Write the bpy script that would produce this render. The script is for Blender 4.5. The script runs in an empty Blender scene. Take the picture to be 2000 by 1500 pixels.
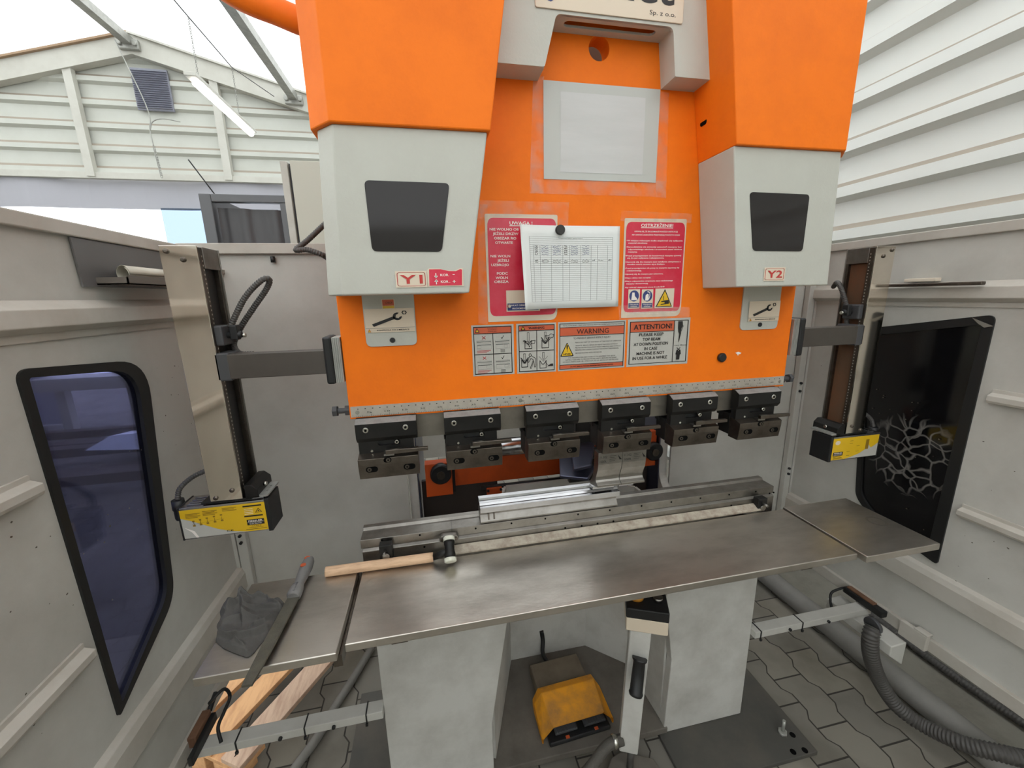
import bpy, bmesh, math, random
from mathutils import Vector, Matrix
from mathutils.geometry import tessellate_polygon
random.seed(7)
C = bpy.context.scene.collection
scn = bpy.context.scene
PI = math.pi

# ------------------------------------------------------------------ camera
F_PX = 775.0
def _cam():
    yaw, pit, rol = map(math.radians, (11.1, 12.5, -1.34))
    cy, sy, cp, sp = math.cos(yaw), math.sin(yaw), math.cos(pit), math.sin(pit)
    fw = Vector((sy*cp, cy*cp, -sp)); rt = Vector((cy, -sy, 0)); up = rt.cross(fw)
    cr, sr = math.cos(rol), math.sin(rol)
    return cr*rt+sr*up, -sr*rt+cr*up, fw
CR, CU, CF = _cam()
CP = Vector((0, -1.15, 1.80))
cam = bpy.data.cameras.new('camera'); co = bpy.data.objects.new('camera', cam); C.objects.link(co)
cam.sensor_width = 36.0; cam.lens = 36.0*F_PX/2000.0; cam.clip_start = 0.02; cam.clip_end = 200
M = Matrix(((CR.x, CU.x, -CF.x, CP.x), (CR.y, CU.y, -CF.y, CP.y), (CR.z, CU.z, -CF.z, CP.z), (0, 0, 0, 1)))
co.matrix_world = M
scn.camera = co
def ray(px, py): return CR*((px-1000)/F_PX)+CU*((750-py)/F_PX)+CF
def onY(px, py, v): d = ray(px, py); return CP+d*((v-CP.y)/d.y)
def onX(px, py, v): d = ray(px, py); return CP+d*((v-CP.x)/d.x)
def onZ(px, py, v): d = ray(px, py); return CP+d*((v-CP.z)/d.z)

# ------------------------------------------------------------------ world, exposure
w = bpy.data.worlds.new('world'); scn.world = w; w.use_nodes = True
bg = w.node_tree.nodes['Background']
bg.inputs[0].default_value = (0.93, 0.965, 1.0, 1); bg.inputs[1].default_value = 3.0
scn.view_settings.view_transform = 'Standard'; scn.view_settings.look = 'None'
scn.view_settings.gamma = 1.0; scn.view_settings.use_curve_mapping = False
scn.view_settings.exposure = 0.46

# ------------------------------------------------------------------ materials
def lin(c):
    f = lambda v: v/12.92 if v <= 0.04045 else ((v+0.055)/1.055)**2.4
    return (f(c[0]/255), f(c[1]/255), f(c[2]/255), 1)
def mat(name, rgb, rough=.5, metal=0., dirt=None, dscale=4., damt=.5, bump=0., bscale=60., coat=0., stretch=None, emit=None, estr=0., spec=.5, alpha=1.):
    m = bpy.data.materials.new(name); m.use_nodes = True
    nt = m.node_tree; b = nt.nodes['Principled BSDF']
    b.inputs['Roughness'].default_value = rough; b.inputs['Metallic'].default_value = metal
    b.inputs['Base Color'].default_value = lin(rgb); b.inputs['Specular IOR Level'].default_value = spec
    b.inputs['Coat Weight'].default_value = coat
    if emit: b.inputs['Emission Color'].default_value = lin(emit); b.inputs['Emission Strength'].default_value = estr
    if alpha < 1: b.inputs['Alpha'].default_value = alpha
    tc = nt.nodes.new('ShaderNodeTexCoord'); mp = nt.nodes.new('ShaderNodeMapping'); nt.links.new(tc.outputs['Object'], mp.inputs[0])
    if stretch: mp.inputs['Scale'].default_value = stretch
    if dirt:
        n = nt.nodes.new('ShaderNodeTexNoise'); n.inputs['Scale'].default_value = dscale; n.inputs['Detail'].default_value = 7; n.inputs['Roughness'].default_value = .65
        nt.links.new(mp.outputs[0], n.inputs['Vector'])
        r = nt.nodes.new('ShaderNodeValToRGB'); r.color_ramp.elements[0].position = .42; r.color_ramp.elements[1].position = .75
        r.color_ramp.elements[0].color = (0, 0, 0, 1); r.color_ramp.elements[1].color = (damt, damt, damt, 1)
        nt.links.new(n.outputs[0], r.inputs[0])
        x = nt.nodes.new('ShaderNodeMix'); x.data_type = 'RGBA'; nt.links.new(r.outputs[0], x.inputs[0])
        x.inputs[6].default_value = lin(rgb); x.inputs[7].default_value = lin(dirt); nt.links.new(x.outputs[2], b.inputs['Base Color'])
        ra = nt.nodes.new('ShaderNodeMath'); ra.operation = 'MULTIPLY_ADD'; ra.inputs[1].default_value = .25; ra.inputs[2].default_value = rough-.06
        nt.links.new(n.outputs[0], ra.inputs[0]); nt.links.new(ra.outputs[0], b.inputs['Roughness'])
    if bump:
        n2 = nt.nodes.new('ShaderNodeTexNoise'); n2.inputs['Scale'].default_value = bscale; n2.inputs['Detail'].default_value = 3
        nt.links.new(mp.outputs[0], n2.inputs['Vector'])
        bp = nt.nodes.new('ShaderNodeBump'); bp.inputs['Strength'].default_value = bump; bp.inputs['Distance'].default_value = .002
        nt.links.new(n2.outputs[0], bp.inputs['Height']); nt.links.new(bp.outputs[0], b.inputs['Normal'])
    return m
ORANGE = mat('orange paint', (253, 124, 16), .5, dirt=(205, 92, 34), dscale=5, damt=.35, bump=.12, bscale=140, spec=.25)
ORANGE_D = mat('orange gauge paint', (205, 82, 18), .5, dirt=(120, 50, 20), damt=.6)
WHITE = mat('light grey enamel', (194, 194, 184), .42, dirt=(168, 162, 150), dscale=3, damt=.35, bump=.18, bscale=160)
BODY = mat('body grey paint', (200, 198, 192), .5, dirt=(128, 122, 112), dscale=3.5, damt=.55, bump=.15, bscale=120)
GUARD = mat('guard grey paint', (194, 192, 185), .5, dirt=(140, 135, 125), dscale=2.2, damt=.5, bump=.1, bscale=120)
GUARD_L = mat('guard rail paint', (190, 185, 176), .5, dirt=(150, 140, 125), dscale=5, damt=.5)
STEEL = mat('bare steel', (150, 146, 140), .32, 1., dirt=(96, 90, 84), dscale=9, damt=.7)
STEELB = mat('bright ground steel', (190, 190, 192), .16, 1., dirt=(150, 148, 145), dscale=14, damt=.4)
POLISH = mat('polished stainless', (228, 220, 208), .08, 1.)
TABLE = mat('stainless sheet', (208, 202, 193), .30, 1., dirt=(132, 126, 116), dscale=3.5, damt=.75, bump=.12, bscale=90, stretch=(.6, 1.6, 1))
BLACKST = mat('blackened steel', (24, 23, 22), .36, .1, dirt=(48, 45, 42), dscale=18, damt=.4, spec=.35)
DARKST = mat('oiled dark steel', (112, 104, 96), .32, 1., dirt=(68, 62, 56), dscale=14, damt=.8)
CHAMF = mat('worn edge steel', (150, 150, 148), .5, .3, dirt=(104, 104, 104), dscale=40, damt=.6)
ARM = mat('bronze grey arm', (88, 82, 76), .42, .4, dirt=(70, 62, 58), dscale=6, damt=.5)
BLACK = mat('black plastic', (26, 26, 27), .45)
RUBBER = mat('black rubber', (18, 18, 18), .6)
DGREY = mat('dark grey plastic', (70, 70, 72), .5)
CHROME = mat('zinc screw', (200, 198, 190), .22, 1.)
GLASSD = mat('smoked window', (42, 39, 38), .08, 0., spec=.3)
YEL = mat('yellow label', (222, 180, 30), .35)
YELP = mat('yellow pedal paint', (226, 150, 14), .45, dirt=(128, 96, 62), dscale=9, damt=.9)
TAN = mat('dusty brown plastic', (112, 100, 84), .6, dirt=(84, 72, 58), damt=.6, dscale=12)
LABG = mat('label grey', (186, 184, 176), .35)
LABO = mat('label orange', (200, 92, 56), .4)
INK = mat('black ink', (26, 24, 24), .5)
INKW = mat('white ink', (240, 232, 224), .5)
INKR = mat('red ink', (190, 52, 48), .5)
INKB = mat('blue ink', (52, 66, 118), .5)
RED = mat('crimson sign', (212, 28, 62), .3, dirt=(222, 74, 96), dscale=12, damt=.6, coat=.3)
CREAM = mat('cream label', (222, 206, 184), .4)
PAPER = mat('white paper', (226, 229, 226), .6)
PAPERG = mat('laminated paper', (192, 194, 188), .3)
PAPERI = mat('blank sheet', (204, 204, 202), .3, dirt=(186, 188, 184), dscale=7, damt=.5, stretch=(.4, 1, 3))
LINE = mat('print grey', (110, 112, 110), .6)
WOODH = mat('hammer ash wood', (216, 180, 146), .6, dirt=(150, 112, 84), dscale=10, damt=.6, stretch=(2, 14, 14))
WOODP = mat('pallet pine', (222, 172, 122), .65, dirt=(170, 118, 84), dscale=6, damt=.8, stretch=(6, 1, 6))
NYLON = mat('nylon face', (222, 222, 206), .5, dirt=(170, 165, 150), dscale=60, damt=.5)
CLOTH = mat('charcoal rag', (88, 86, 83), .95, dirt=(56, 54, 52), dscale=8, damt=.6, bump=.5, bscale=220)
HANDLE = mat('grey rubber handle', (118, 116, 114), .55, dirt=(90, 86, 84), damt=.5, dscale=14)
OHAND = mat('orange rubber inlay', (190, 84, 44), .5)
RUST = mat('rusty steel', (122, 88, 66), .6, .2, dirt=(96, 66, 48), dscale=20, damt=.8)
GALV = mat('galvanised steel', (176, 176, 170), .4, .6, dirt=(140, 140, 136), dscale=14, damt=.6)
CREAMST = mat('cream rafter paint', (206, 205, 196), .5, dirt=(180, 176, 166), damt=.4)
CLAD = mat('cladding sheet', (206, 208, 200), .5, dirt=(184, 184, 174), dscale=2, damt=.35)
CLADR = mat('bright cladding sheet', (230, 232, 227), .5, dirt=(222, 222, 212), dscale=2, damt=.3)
DUSTY = mat('dusty cladding ledge', (168, 158, 144), .8)
TARP = mat('grey tarpaulin', (176, 176, 184), .5, bump=.8, bscale=2.2)
CURT = mat('dark grey curtain', (70, 68, 70), .35, bump=.8, bscale=5)
CABST = mat('dark cabinet frame', (96, 96, 98), .4, .3)
BEIGE = mat('beige enamel', (190, 186, 172), .5)
CONC = mat('concrete', (128, 124, 114), .8, dirt=(92, 86, 76), dscale=5, damt=.8, bump=.6, bscale=60)
PLATE = mat('oily floor plate', (84, 82, 78), .5, .3, dirt=(118, 108, 98), dscale=6, damt=.5)
NICHE = mat('dusty niche floor', (104, 98, 90), .7, dirt=(70, 64, 58), dscale=8, damt=.7)
PIPE = mat('dusty duct pipe', (128, 125, 120), .6, dirt=(100, 96, 90), dscale=6, damt=.6)
HOSE = mat('ribbed dark conduit', (72, 69, 66), .5)
HOSEB = mat('black conduit', (52, 50, 48), .5)
BRAID = mat('braided hose', (78, 74, 68), .7, bump=.8, bscale=200)
RULER = mat('etched steel rule', (196, 188, 176), .4, .5, dirt=(128, 118, 104), dscale=10, damt=.5)
WRULER = mat('grimy white rule', (176, 166, 150), .6, dirt=(118, 98, 84), dscale=30, damt=.9)
STONE = mat('stone block', (222, 210, 192), .7, dirt=(190, 170, 150), dscale=12)
BLUEST = mat('bluish steel', (96, 98, 116), .3, .7)
HOLE = mat('deep hole black', (8, 8, 8), .9, spec=.1)
GASKET = mat('black rubber gasket', (22, 22, 22), .5)
MAGN = mat('black magnet', (48, 46, 44), .55)
LTINT = None

def tape_mat():
    m = bpy.data.materials.new('clear tape'); m.use_nodes = True; nt = m.node_tree; nt.nodes.clear()
    o = nt.nodes.new('ShaderNodeOutputMaterial'); mx = nt.nodes.new('ShaderNodeMixShader')
    t = nt.nodes.new('ShaderNodeBsdfTransparent'); p = nt.nodes.new('ShaderNodeBsdfPrincipled')
    p.inputs['Base Color'].default_value = lin((222, 205, 190)); p.inputs['Roughness'].default_value = .15
    n = nt.nodes.new('ShaderNodeTexNoise'); n.inputs['Scale'].default_value = 22; n.inputs['Detail'].default_value = 6
    r = nt.nodes.new('ShaderNodeValToRGB'); r.color_ramp.elements[0].position = .4; r.color_ramp.elements[1].position = .75
    r.color_ramp.elements[0].color = (.05, .05, .05, 1); r.color_ramp.elements[1].color = (.34, .34, .34, 1)
    tc = nt.nodes.new('ShaderNodeTexCoord'); nt.links.new(tc.outputs['Object'], n.inputs['Vector'])
    nt.links.new(n.outputs[0], r.inputs[0]); nt.links.new(r.outputs[0], mx.inputs[0])
    b = nt.nodes.new('ShaderNodeBump'); b.inputs['Distance'].default_value = .004; nt.links.new(n.outputs[0], b.inputs['Height']); nt.links.new(b.outputs[0], p.inputs['Normal'])
    nt.links.new(t.outputs[0], mx.inputs[1]); nt.links.new(p.outputs[0], mx.inputs[2]); nt.links.new(mx.outputs[0], o.inputs[0])
    return m
TAPE = tape_mat()
def tint_mat(name, rgb, fac, rough=.05):
    m = bpy.data.materials.new(name); m.use_nodes = True; nt = m.node_tree; nt.nodes.clear()
    o = nt.nodes.new('ShaderNodeOutputMaterial'); mx = nt.nodes.new('ShaderNodeMixShader')
    t = nt.nodes.new('ShaderNodeBsdfTransparent'); t.inputs[0].default_value = lin(rgb)
    g = nt.nodes.new('ShaderNodeBsdfGlossy'); g.inputs['Roughness'].default_value = rough
    f = nt.nodes.new('ShaderNodeFresnel'); f.inputs[0].default_value = 1.45
    mu = nt.nodes.new('ShaderNodeMath'); mu.operation = 'MULTIPLY'; mu.inputs[1].default_value = fac
    nt.links.new(f.outputs[0], mu.inputs[0]); nt.links.new(mu.outputs[0], mx.inputs[0])
    nt.links.new(t.outputs[0], mx.inputs[1]); nt.links.new(g.outputs[0], mx.inputs[2]); nt.links.new(mx.outputs[0], o.inputs[0])
    return m
PANE_L = tint_mat('blue tinted pane', (180, 183, 212), .7)
FLAP = tint_mat('pale blue clear flap', (176, 186, 196), .6, .2)

def cracked_pane():
    m = mat('black pane with crazed film', (14, 14, 15), .12)
    nt = m.node_tree; b = nt.nodes['Principled BSDF']
    tc = nt.nodes.new('ShaderNodeTexCoord'); v = nt.nodes.new('ShaderNodeTexVoronoi'); v.feature = 'DISTANCE_TO_EDGE'; v.inputs['Scale'].default_value = 20
    n0 = nt.nodes.new('ShaderNodeTexNoise'); n0.inputs['Scale'].default_value = 9
    ad = nt.nodes.new('ShaderNodeMix'); ad.data_type = 'RGBA'; ad.blend_type = 'LINEAR_LIGHT'; ad.inputs[0].default_value = .05
    nt.links.new(tc.outputs['Object'], ad.inputs[6]); nt.links.new(n0.outputs['Color'], ad.inputs[7]); nt.links.new(tc.outputs['Object'], n0.inputs['Vector'])
    nt.links.new(ad.outputs[2], v.inputs['Vector'])
    r = nt.nodes.new('ShaderNodeValToRGB'); r.color_ramp.elements[0].position = .0; r.color_ramp.elements[1].position = .09
    r.color_ramp.elements[0].color = (1, 1, 1, 1); r.color_ramp.elements[1].color = (0, 0, 0, 1); nt.links.new(v.outputs['Distance'], r.inputs[0])
    c = onX(1775, 890, 1.786)
    d = nt.nodes.new('ShaderNodeVectorMath'); d.operation = 'DISTANCE'; d.inputs[1].default_value = c; nt.links.new(tc.outputs['Object'], d.inputs[0])
    r2 = nt.nodes.new('ShaderNodeValToRGB'); r2.color_ramp.elements[0].position = .12; r2.color_ramp.elements[1].position = .17
    r2.color_ramp.elements[0].color = (1, 1, 1, 1); r2.color_ramp.elements[1].color = (0, 0, 0, 1); nt.links.new(d.outputs['Value'], r2.inputs[0])
    mu = nt.nodes.new('ShaderNodeMath'); mu.operation = 'MULTIPLY'; nt.links.new(r.outputs[0], mu.inputs[0]); nt.links.new(r2.outputs[0], mu.inputs[1])
    mx = nt.nodes.new('ShaderNodeMix'); mx.data_type = 'RGBA'; mx.inputs[6].default_value = lin((13, 13, 15)); mx.inputs[7].default_value = lin((112, 108, 104))
    nt.links.new(mu.outputs[0], mx.inputs[0]); nt.links.new(mx.outputs[2], b.inputs['Base Color'])
    return m
PANE_R = cracked_pane()

def membrane():
    m = bpy.data.materials.new('white translucent membrane'); m.use_nodes = True; nt = m.node_tree; nt.nodes.clear()
    o = nt.nodes.new('ShaderNodeOutputMaterial'); mx = nt.nodes.new('ShaderNodeMixShader'); mx.inputs[0].default_value = .5
    d = nt.nodes.new('ShaderNodeBsdfDiffuse'); d.inputs[0].default_value = (.85, .85, .83, 1)
    t = nt.nodes.new('ShaderNodeBsdfTranslucent'); t.inputs[0].default_value = (.84, .84, .82, 1)
    nt.links.new(d.outputs[0], mx.inputs[1]); nt.links.new(t.outputs[0], mx.inputs[2]); nt.links.new(mx.outputs[0], o.inputs[0])
    return m
MEMB = membrane()

def paver_mat():
    m = mat('interlocking pavers', (128, 122, 112), .75)
    nt = m.node_tree; b = nt.nodes['Principled BSDF']; L = nt.links.new
    tc = nt.nodes.new('ShaderNodeTexCoord'); sp = nt.nodes.new('ShaderNodeSeparateXYZ'); L(tc.outputs['Object'], sp.inputs[0])
    def mth(op, a, bb, c=None):
        n = nt.nodes.new('ShaderNodeMath'); n.operation = op
        for i, q in enumerate((a, bb, c)):
            if q is None: continue
            if isinstance(q, (int, float)): n.inputs[i].default_value = q
            else: L(q, n.inputs[i])
        return n.outputs[0]
    ty = mth('PINGPONG', sp.outputs['Y'], .11)
    x2 = mth('ADD', sp.outputs['X'], mth('MINIMUM', mth('MAXIMUM', mth('MULTIPLY_ADD', ty, .8, -.03), .0), .026))
    y2 = sp.outputs['Y']
    cb = nt.nodes.new('ShaderNodeCombineXYZ'); L(mth('MULTIPLY', y2, 1.), cb.inputs[0]); L(x2, cb.inputs[1])
    br = nt.nodes.new('ShaderNodeTexBrick'); L(cb.outputs[0], br.inputs['Vector'])
    br.inputs['Scale'].default_value = 1.; br.inputs['Brick Width'].default_value = .22; br.inputs['Row Height'].default_value = .15
    br.inputs['Mortar Size'].default_value = .0035; br.inputs['Mortar Smooth'].default_value = .3
    br.inputs['Color1'].default_value = lin((136, 130, 118)); br.inputs['Color2'].default_value = lin((116, 112, 104)); br.inputs['Mortar'].default_value = lin((58, 54, 48))
    n = nt.nodes.new('ShaderNodeTexNoise'); n.inputs['Scale'].default_value = 3; n.inputs['Detail'].default_value = 8; L(tc.outputs['Object'], n.inputs['Vector'])
    r = nt.nodes.new('ShaderNodeValToRGB'); r.color_ramp.elements[0].position = .45; r.color_ramp.elements[1].position = .7
    r.color_ramp.elements[0].color = (1, 1, 1, 1); r.color_ramp.elements[1].color = (.58, .56, .52, 1); L(n.outputs[0], r.inputs[0])
    mx = nt.nodes.new('ShaderNodeMix'); mx.data_type = 'RGBA'; mx.blend_type = 'MULTIPLY'; mx.inputs[0].default_value = 1; L(br.outputs['Color'], mx.inputs[6]); L(r.outputs[0], mx.inputs[7])
    L(mx.outputs[2], b.inputs['Base Color'])
    bp = nt.nodes.new('ShaderNodeBump'); bp.inputs['Distance'].default_value = .004; bp.invert = True; L(br.outputs['Fac'], bp.inputs['Height']); L(bp.outputs[0], b.inputs['Normal'])
    return m
PAVER = paver_mat()

# ------------------------------------------------------------------ mesh helpers
class MB:
    def __init__(s): s.bm = bmesh.new(); s.mi = 0; s.mats = []
    def m(s, material):
        if material not in s.mats: s.mats.append(material)
        s.mi = s.mats.index(material); return s
    def f(s, vs, smooth=False):
        try:
            q = s.bm.faces.new(vs); q.material_index = s.mi; q.smooth = smooth; return q
        except ValueError: return None
    def v(s, p): return s.bm.verts.new(Vector(p))
    def box(s, x0, x1, y0, y1, z0, z1):
        return s.prismZ([(x0, y0), (x1, y0), (x1, y1), (x0, y1)], z0, z1)
    def loft(s, rings, cap=True, smooth=False):
        R = [[s.v(p) for p in r] for r in rings]; n = len(R[0])
        for a, b in zip(R, R[1:]):
            for i in range(n): s.f([a[i], a[(i+1) % n], b[(i+1) % n], b[i]], smooth)
        if cap: s.f(list(reversed(R[0]))); s.f(R[-1])
        return s
    def prismZ(s, pts, a, b): return s.loft([[(x, y, a) for x, y in pts], [(x, y, b) for x, y in pts]])
    def prismY(s, pts, a, b): return s.loft([[(x, a, z) for x, z in pts], [(x, b, z) for x, z in pts]])
    def prismX(s, pts, a, b): return s.loft([[(a, y, z) for y, z in pts], [(b, y, z) for y, z in pts]])
    def plate(s, outer, holes, fn, a, b):
        """flat plate with holes; fn(u, v, d) maps to 3D"""
        loops = [outer]+list(holes)
        flat = [p for l in loops for p in l]
        tris = tessellate_polygon([[Vector((p[0], p[1], 0)) for p in l] for l in loops])
        A = [s.v(fn(p[0], p[1], a)) for p in flat]; B = [s.v(fn(p[0], p[1], b)) for p in flat]
        for t in tris: s.f([A[i] for i in t]); s.f([B[i] for i in reversed(t)])
        k = 0
        for l in loops:
            n = len(l)
            for i in range(n): s.f([A[k+i], A[k+(i+1) % n], B[k+(i+1) % n], B[k+i]])
            k += n
        return s
    def cyl(s, p0, p1, r, seg=20, r2=None, cap=True, rings=None):
        p0, p1 = Vector(p0), Vector(p1); d = (p1-p0).normalized()
        a = d.orthogonal().normalized(); b = d.cross(a); r2 = r if r2 is None else r2
        stops = rings or [(0, r), (1, r2)]
        s.loft([[p0.lerp(p1, t)+(a*math.cos(2*PI*i/seg)+b*math.sin(2*PI*i/seg))*rr for i in range(seg)] for t, rr in stops], cap, True)
        return s
    def tube(s, pts, r, seg=10, ribs=0, closed=False, flat=1.):
        pts = [Vector(p) for p in pts]; n = len(pts); rings = []
        a = None
        for i, p in enumerate(pts):
            d = (pts[min(i+1, n-1)]-pts[max(i-1, 0)]).normalized()
            if a is None: a = d.orthogonal().normalized()
            a = (a-d*a.dot(d)).normalized(); b = d.cross(a)
            rr = r*(1+ribs*(0, 1, 1, 0)[i % 4]) if ribs else r
            rings.append([p+(a*math.cos(2*PI*k/seg)+b*math.sin(2*PI*k/seg)*flat)*rr for k in range(seg)])
        s.loft(rings, True, True); return s
    def build(s, name, parent=None, bevel=0., mats=None, seg=2, sub=0, label=None):
        bmesh.ops.recalc_face_normals(s.bm, faces=s.bm.faces)
        me = bpy.data.meshes.new(name); s.bm.to_mesh(me); s.bm.free()
        for k in (mats or s.mats): me.materials.append(k)
        o = bpy.data.objects.new(name, me); C.objects.link(o)
        if parent:
            o.parent = parent
            if parent.type == 'EMPTY' and 'loc0' in parent: o.matrix_parent_inverse = Matrix.Translation(Vector(parent['loc0'])).inverted()
        if bevel:
            bv = o.modifiers.new('bevel', 'BEVEL'); bv.width = bevel; bv.segments = seg; bv.limit_method = 'ANGLE'; bv.angle_limit = .6; bv.harden_normals = False
        if sub: sm = o.modifiers.new('sub', 'SUBSURF'); sm.levels = sub; sm.render_levels = sub
        if label: o['label'] = label
        return o
def each(name, material, parent, fns, bevel=0., **kw):
    return [one(name, material, parent, f, bevel, **kw) for f in fns]
def one(name, material, parent, fn, bevel=0., label=None, **kw):
    b = MB().m(material); fn(b); return b.build(name, parent, bevel, label=label, **kw)
def tag(o, label, cat, group=None):
    o['label'] = label; o['category'] = cat
    if group: o['group'] = group
    return o
def thing(name, label, cat, loc, group=None):
    o = bpy.data.objects.new(name, None); C.objects.link(o); o.location = loc; o['loc0'] = list(loc)
    o.empty_display_size = .05
    return tag(o, label, cat, group)
ALL_EMPTIES = []
def struct(o): o['kind'] = 'structure'; return o
def smoothpath(pts, n=8):
    pts = [Vector(p) for p in pts]; out = []
    P = [pts[0]*2-pts[1]]+pts+[pts[-1]*2-pts[-2]]
    for i in range(1, len(P)-2):
        a, b, c, d = P[i-1:i+3]
        for k in range(n):
            t = k/n; out.append(.5*((2*b)+(c-a)*t+(2*a-5*b+4*c-d)*t*t+(3*b-a-3*c+d)*t**3))
    out.append(pts[-1]); return out
def resample(pts, step):
    out = [pts[0]]; acc = 0
    for a, b in zip(pts, pts[1:]):
        L = (b-a).length; t = step-acc
        while t < L: out.append(a.lerp(b, t/L)); t += step
        acc = (acc+L) % step
    out.append(pts[-1]); return out
def rpoly(pts, r, n=5):
    """round the corners of a 2D polygon; r a number or one per corner"""
    out = []; N = len(pts)
    for i in range(N):
        p = Vector(pts[i][:2]); a = Vector(pts[i-1][:2]); b = Vector(pts[(i+1) % N][:2]); rr = r[i] if isinstance(r, (list, tuple)) else r
        u = (a-p); v = (b-p); k = min(rr, u.length*.49, v.length*.49)
        if k < 1e-6: out.append(tuple(p)); continue
        s0 = p+u.normalized()*k; s1 = p+v.normalized()*k
        for j in range(n+1):
            t = j/n; out.append(tuple((1-t)**2*s0+2*t*(1-t)*p+t*t*s1))
    return out
def circ(cx, cy, r, n=24, r2=None): return [(cx+r*math.cos(2*PI*i/n), cy+(r2 or r)*math.sin(2*PI*i/n)) for i in range(n)]
def rect(x0, y0, x1, y1): return [(x0, y0), (x1, y0), (x1, y1), (x0, y1)]
def obround(x0, x1, y, r, n=8):
    return [(x0+r-r*math.sin(PI*i/n), y+r*math.cos(PI*i/n)) for i in range(n+1)]+[(x1-r+r*math.sin(PI*i/n), y-r*math.cos(PI*i/n)) for i in range(n+1)]
fY = lambda u, v, d: (u, d, v)
fX = lambda u, v, d: (d, u, v)

_tc = {}
def text_polys(s, bold=False, shear=0.):
    key = (s, bold, shear)
    if key in _tc: return _tc[key]
    cu = bpy.data.curves.new('t', 'FONT'); cu.body = s; cu.size = 1; cu.shear = shear; cu.resolution_u = 2 if len(s) > 6 else 5
    if bold: cu.offset = .018
    o = bpy.data.objects.new('t', cu); C.objects.link(o)
    dg = bpy.context.evaluated_depsgraph_get(); me = o.evaluated_get(dg).to_mesh()
    vs = [tuple(v.co) for v in me.vertices]; fs = [tuple(p.vertices) for p in me.polygons]
    bpy.data.objects.remove(o); bpy.data.curves.remove(cu)
    _tc[key] = (vs, fs); return vs, fs
class Sheet:
    """flat artwork in a local frame: fn(u, v, layer) -> 3D point"""
    def __init__(s, fn): s.fn = fn; s.b = MB()
    def poly(s, pts, m, k=1):
        s.b.m(m)
        if len(pts) < 5: s.b.f([s.b.v(s.fn(u, v, k)) for u, v in pts])
        else:
            V = [s.b.v(s.fn(u, v, k)) for u, v in pts]
            for t in tessellate_polygon([[Vector((u, v, 0)) for u, v in pts]]): s.b.f([V[i] for i in t])
        return s
    def rect(s, x0, y0, x1, y1, m, k=1): return s.poly(rect(x0, y0, x1, y1), m, k)
    def line(s, pts, w, m, k=2, closed=False):
        s.b.m(m); P = [Vector(p) for p in pts]
        if closed: P.append(P[0])
        for a, b in zip(P, P[1:]):
            d = (b-a)
            if d.length < 1e-9: continue
            d.normalize(); n = Vector((-d.y, d.x))*w/2; e = d*w/2
            s.b.f([s.b.v(s.fn(*q, k)) for q in (a-n-e, b-n+e, b+n+e, a+n-e)])
        return s
    def frame(s, x0, y0, x1, y1, w, m, k=2):
        s.rect(x0, y0, x1, y0+w, m, k); s.rect(x0, y1-w, x1, y1, m, k); s.rect(x0, y0+w, x0+w, y1-w, m, k); s.rect(x1-w, y0+w, x1, y1-w, m, k); return s
    def text(s, t, x0, x1, y, h, m, bold=False, shear=0., k=3, fit=True, align='l'):
        vs, fs = text_polys(t, bold, shear)
        if not vs: return s
        mx0 = min(v[0] for v in vs); mx1 = max(v[0] for v in vs)
        sc = h/.70; sx = (x1-x0)/(mx1-mx0) if fit else sc
        if not fit and align == 'c': x0 = (x0+x1)/2-(mx1-mx0)*sc/2
        s.b.m(m); V = [s.b.v(s.fn(x0+(v[0]-mx0)*sx, y+v[1]*sc, k)) for v in vs]
        for f in fs: s.b.f([V[i] for i in f])
        return s
    def build(s, name, parent=None, **kw):
        o = s.b.build(name, parent, **kw); return o
def frameY(x0, z0, x1, z1, y, dy=.0006):
    """unit square mapped onto a plane facing -Y"""
    return lambda u, v, k: (x0+(x1-x0)*u, y-.0012-dy*k, z0+(z1-z0)*v)

# ================================================================== SETTING
def corrugated(b, p0, p1, z0, z1, pitch, depth, zref, out):
    """horizontal-ribbed sheet between two plan points; out = inward direction"""
    prof = []; k = math.floor((z0-zref)/pitch)-1
    while zref+k*pitch < z1+pitch:
        base = zref+k*pitch
        for dz, d, sl in ((0, 0, 0), (.09, depth, 0), (.32, depth, 1), (.46, 0, 0)): prof.append((base+dz*pitch, d, sl))
        k += 1
    prof = [p for p in prof if z0 <= p[0] <= z1]; prof = [(z0, 0, 0)]+prof+[(z1, 0, 0)]
    o = Vector(out); base_m = b.mi
    A = [b.v(Vector((p0[0], p0[1], p[0]))+o*p[1]) for p in prof]; B = [b.v(Vector((p1[0], p1[1], p[0]))+o*p[1]) for p in prof]
    for i in range(len(prof)-1):
        if prof[i][2]: b.m(DUSTY)
        else: b.mi = base_m
        b.f([A[i], B[i], B[i+1], A[i+1]])
    b.mi = base_m
RX, RZ, GY, WX = -3.70, 5.32, 6.0, 2.5
SL = .272
EZ = RZ-SL*(WX-RX)
struct(one('floor', PAVER, None, lambda b: b.box(-9.8, 2.6, -6, 9, -.10, 0)))
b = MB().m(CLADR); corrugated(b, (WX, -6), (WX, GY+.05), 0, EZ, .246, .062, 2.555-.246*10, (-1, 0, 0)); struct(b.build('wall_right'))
b = MB().m(CLAD); corrugated(b, (2*RX-WX, -6), (2*RX-WX, GY+.05), 0, EZ, .246, .03, 0, (1, 0, 0)); struct(b.build('wall_left'))
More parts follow.
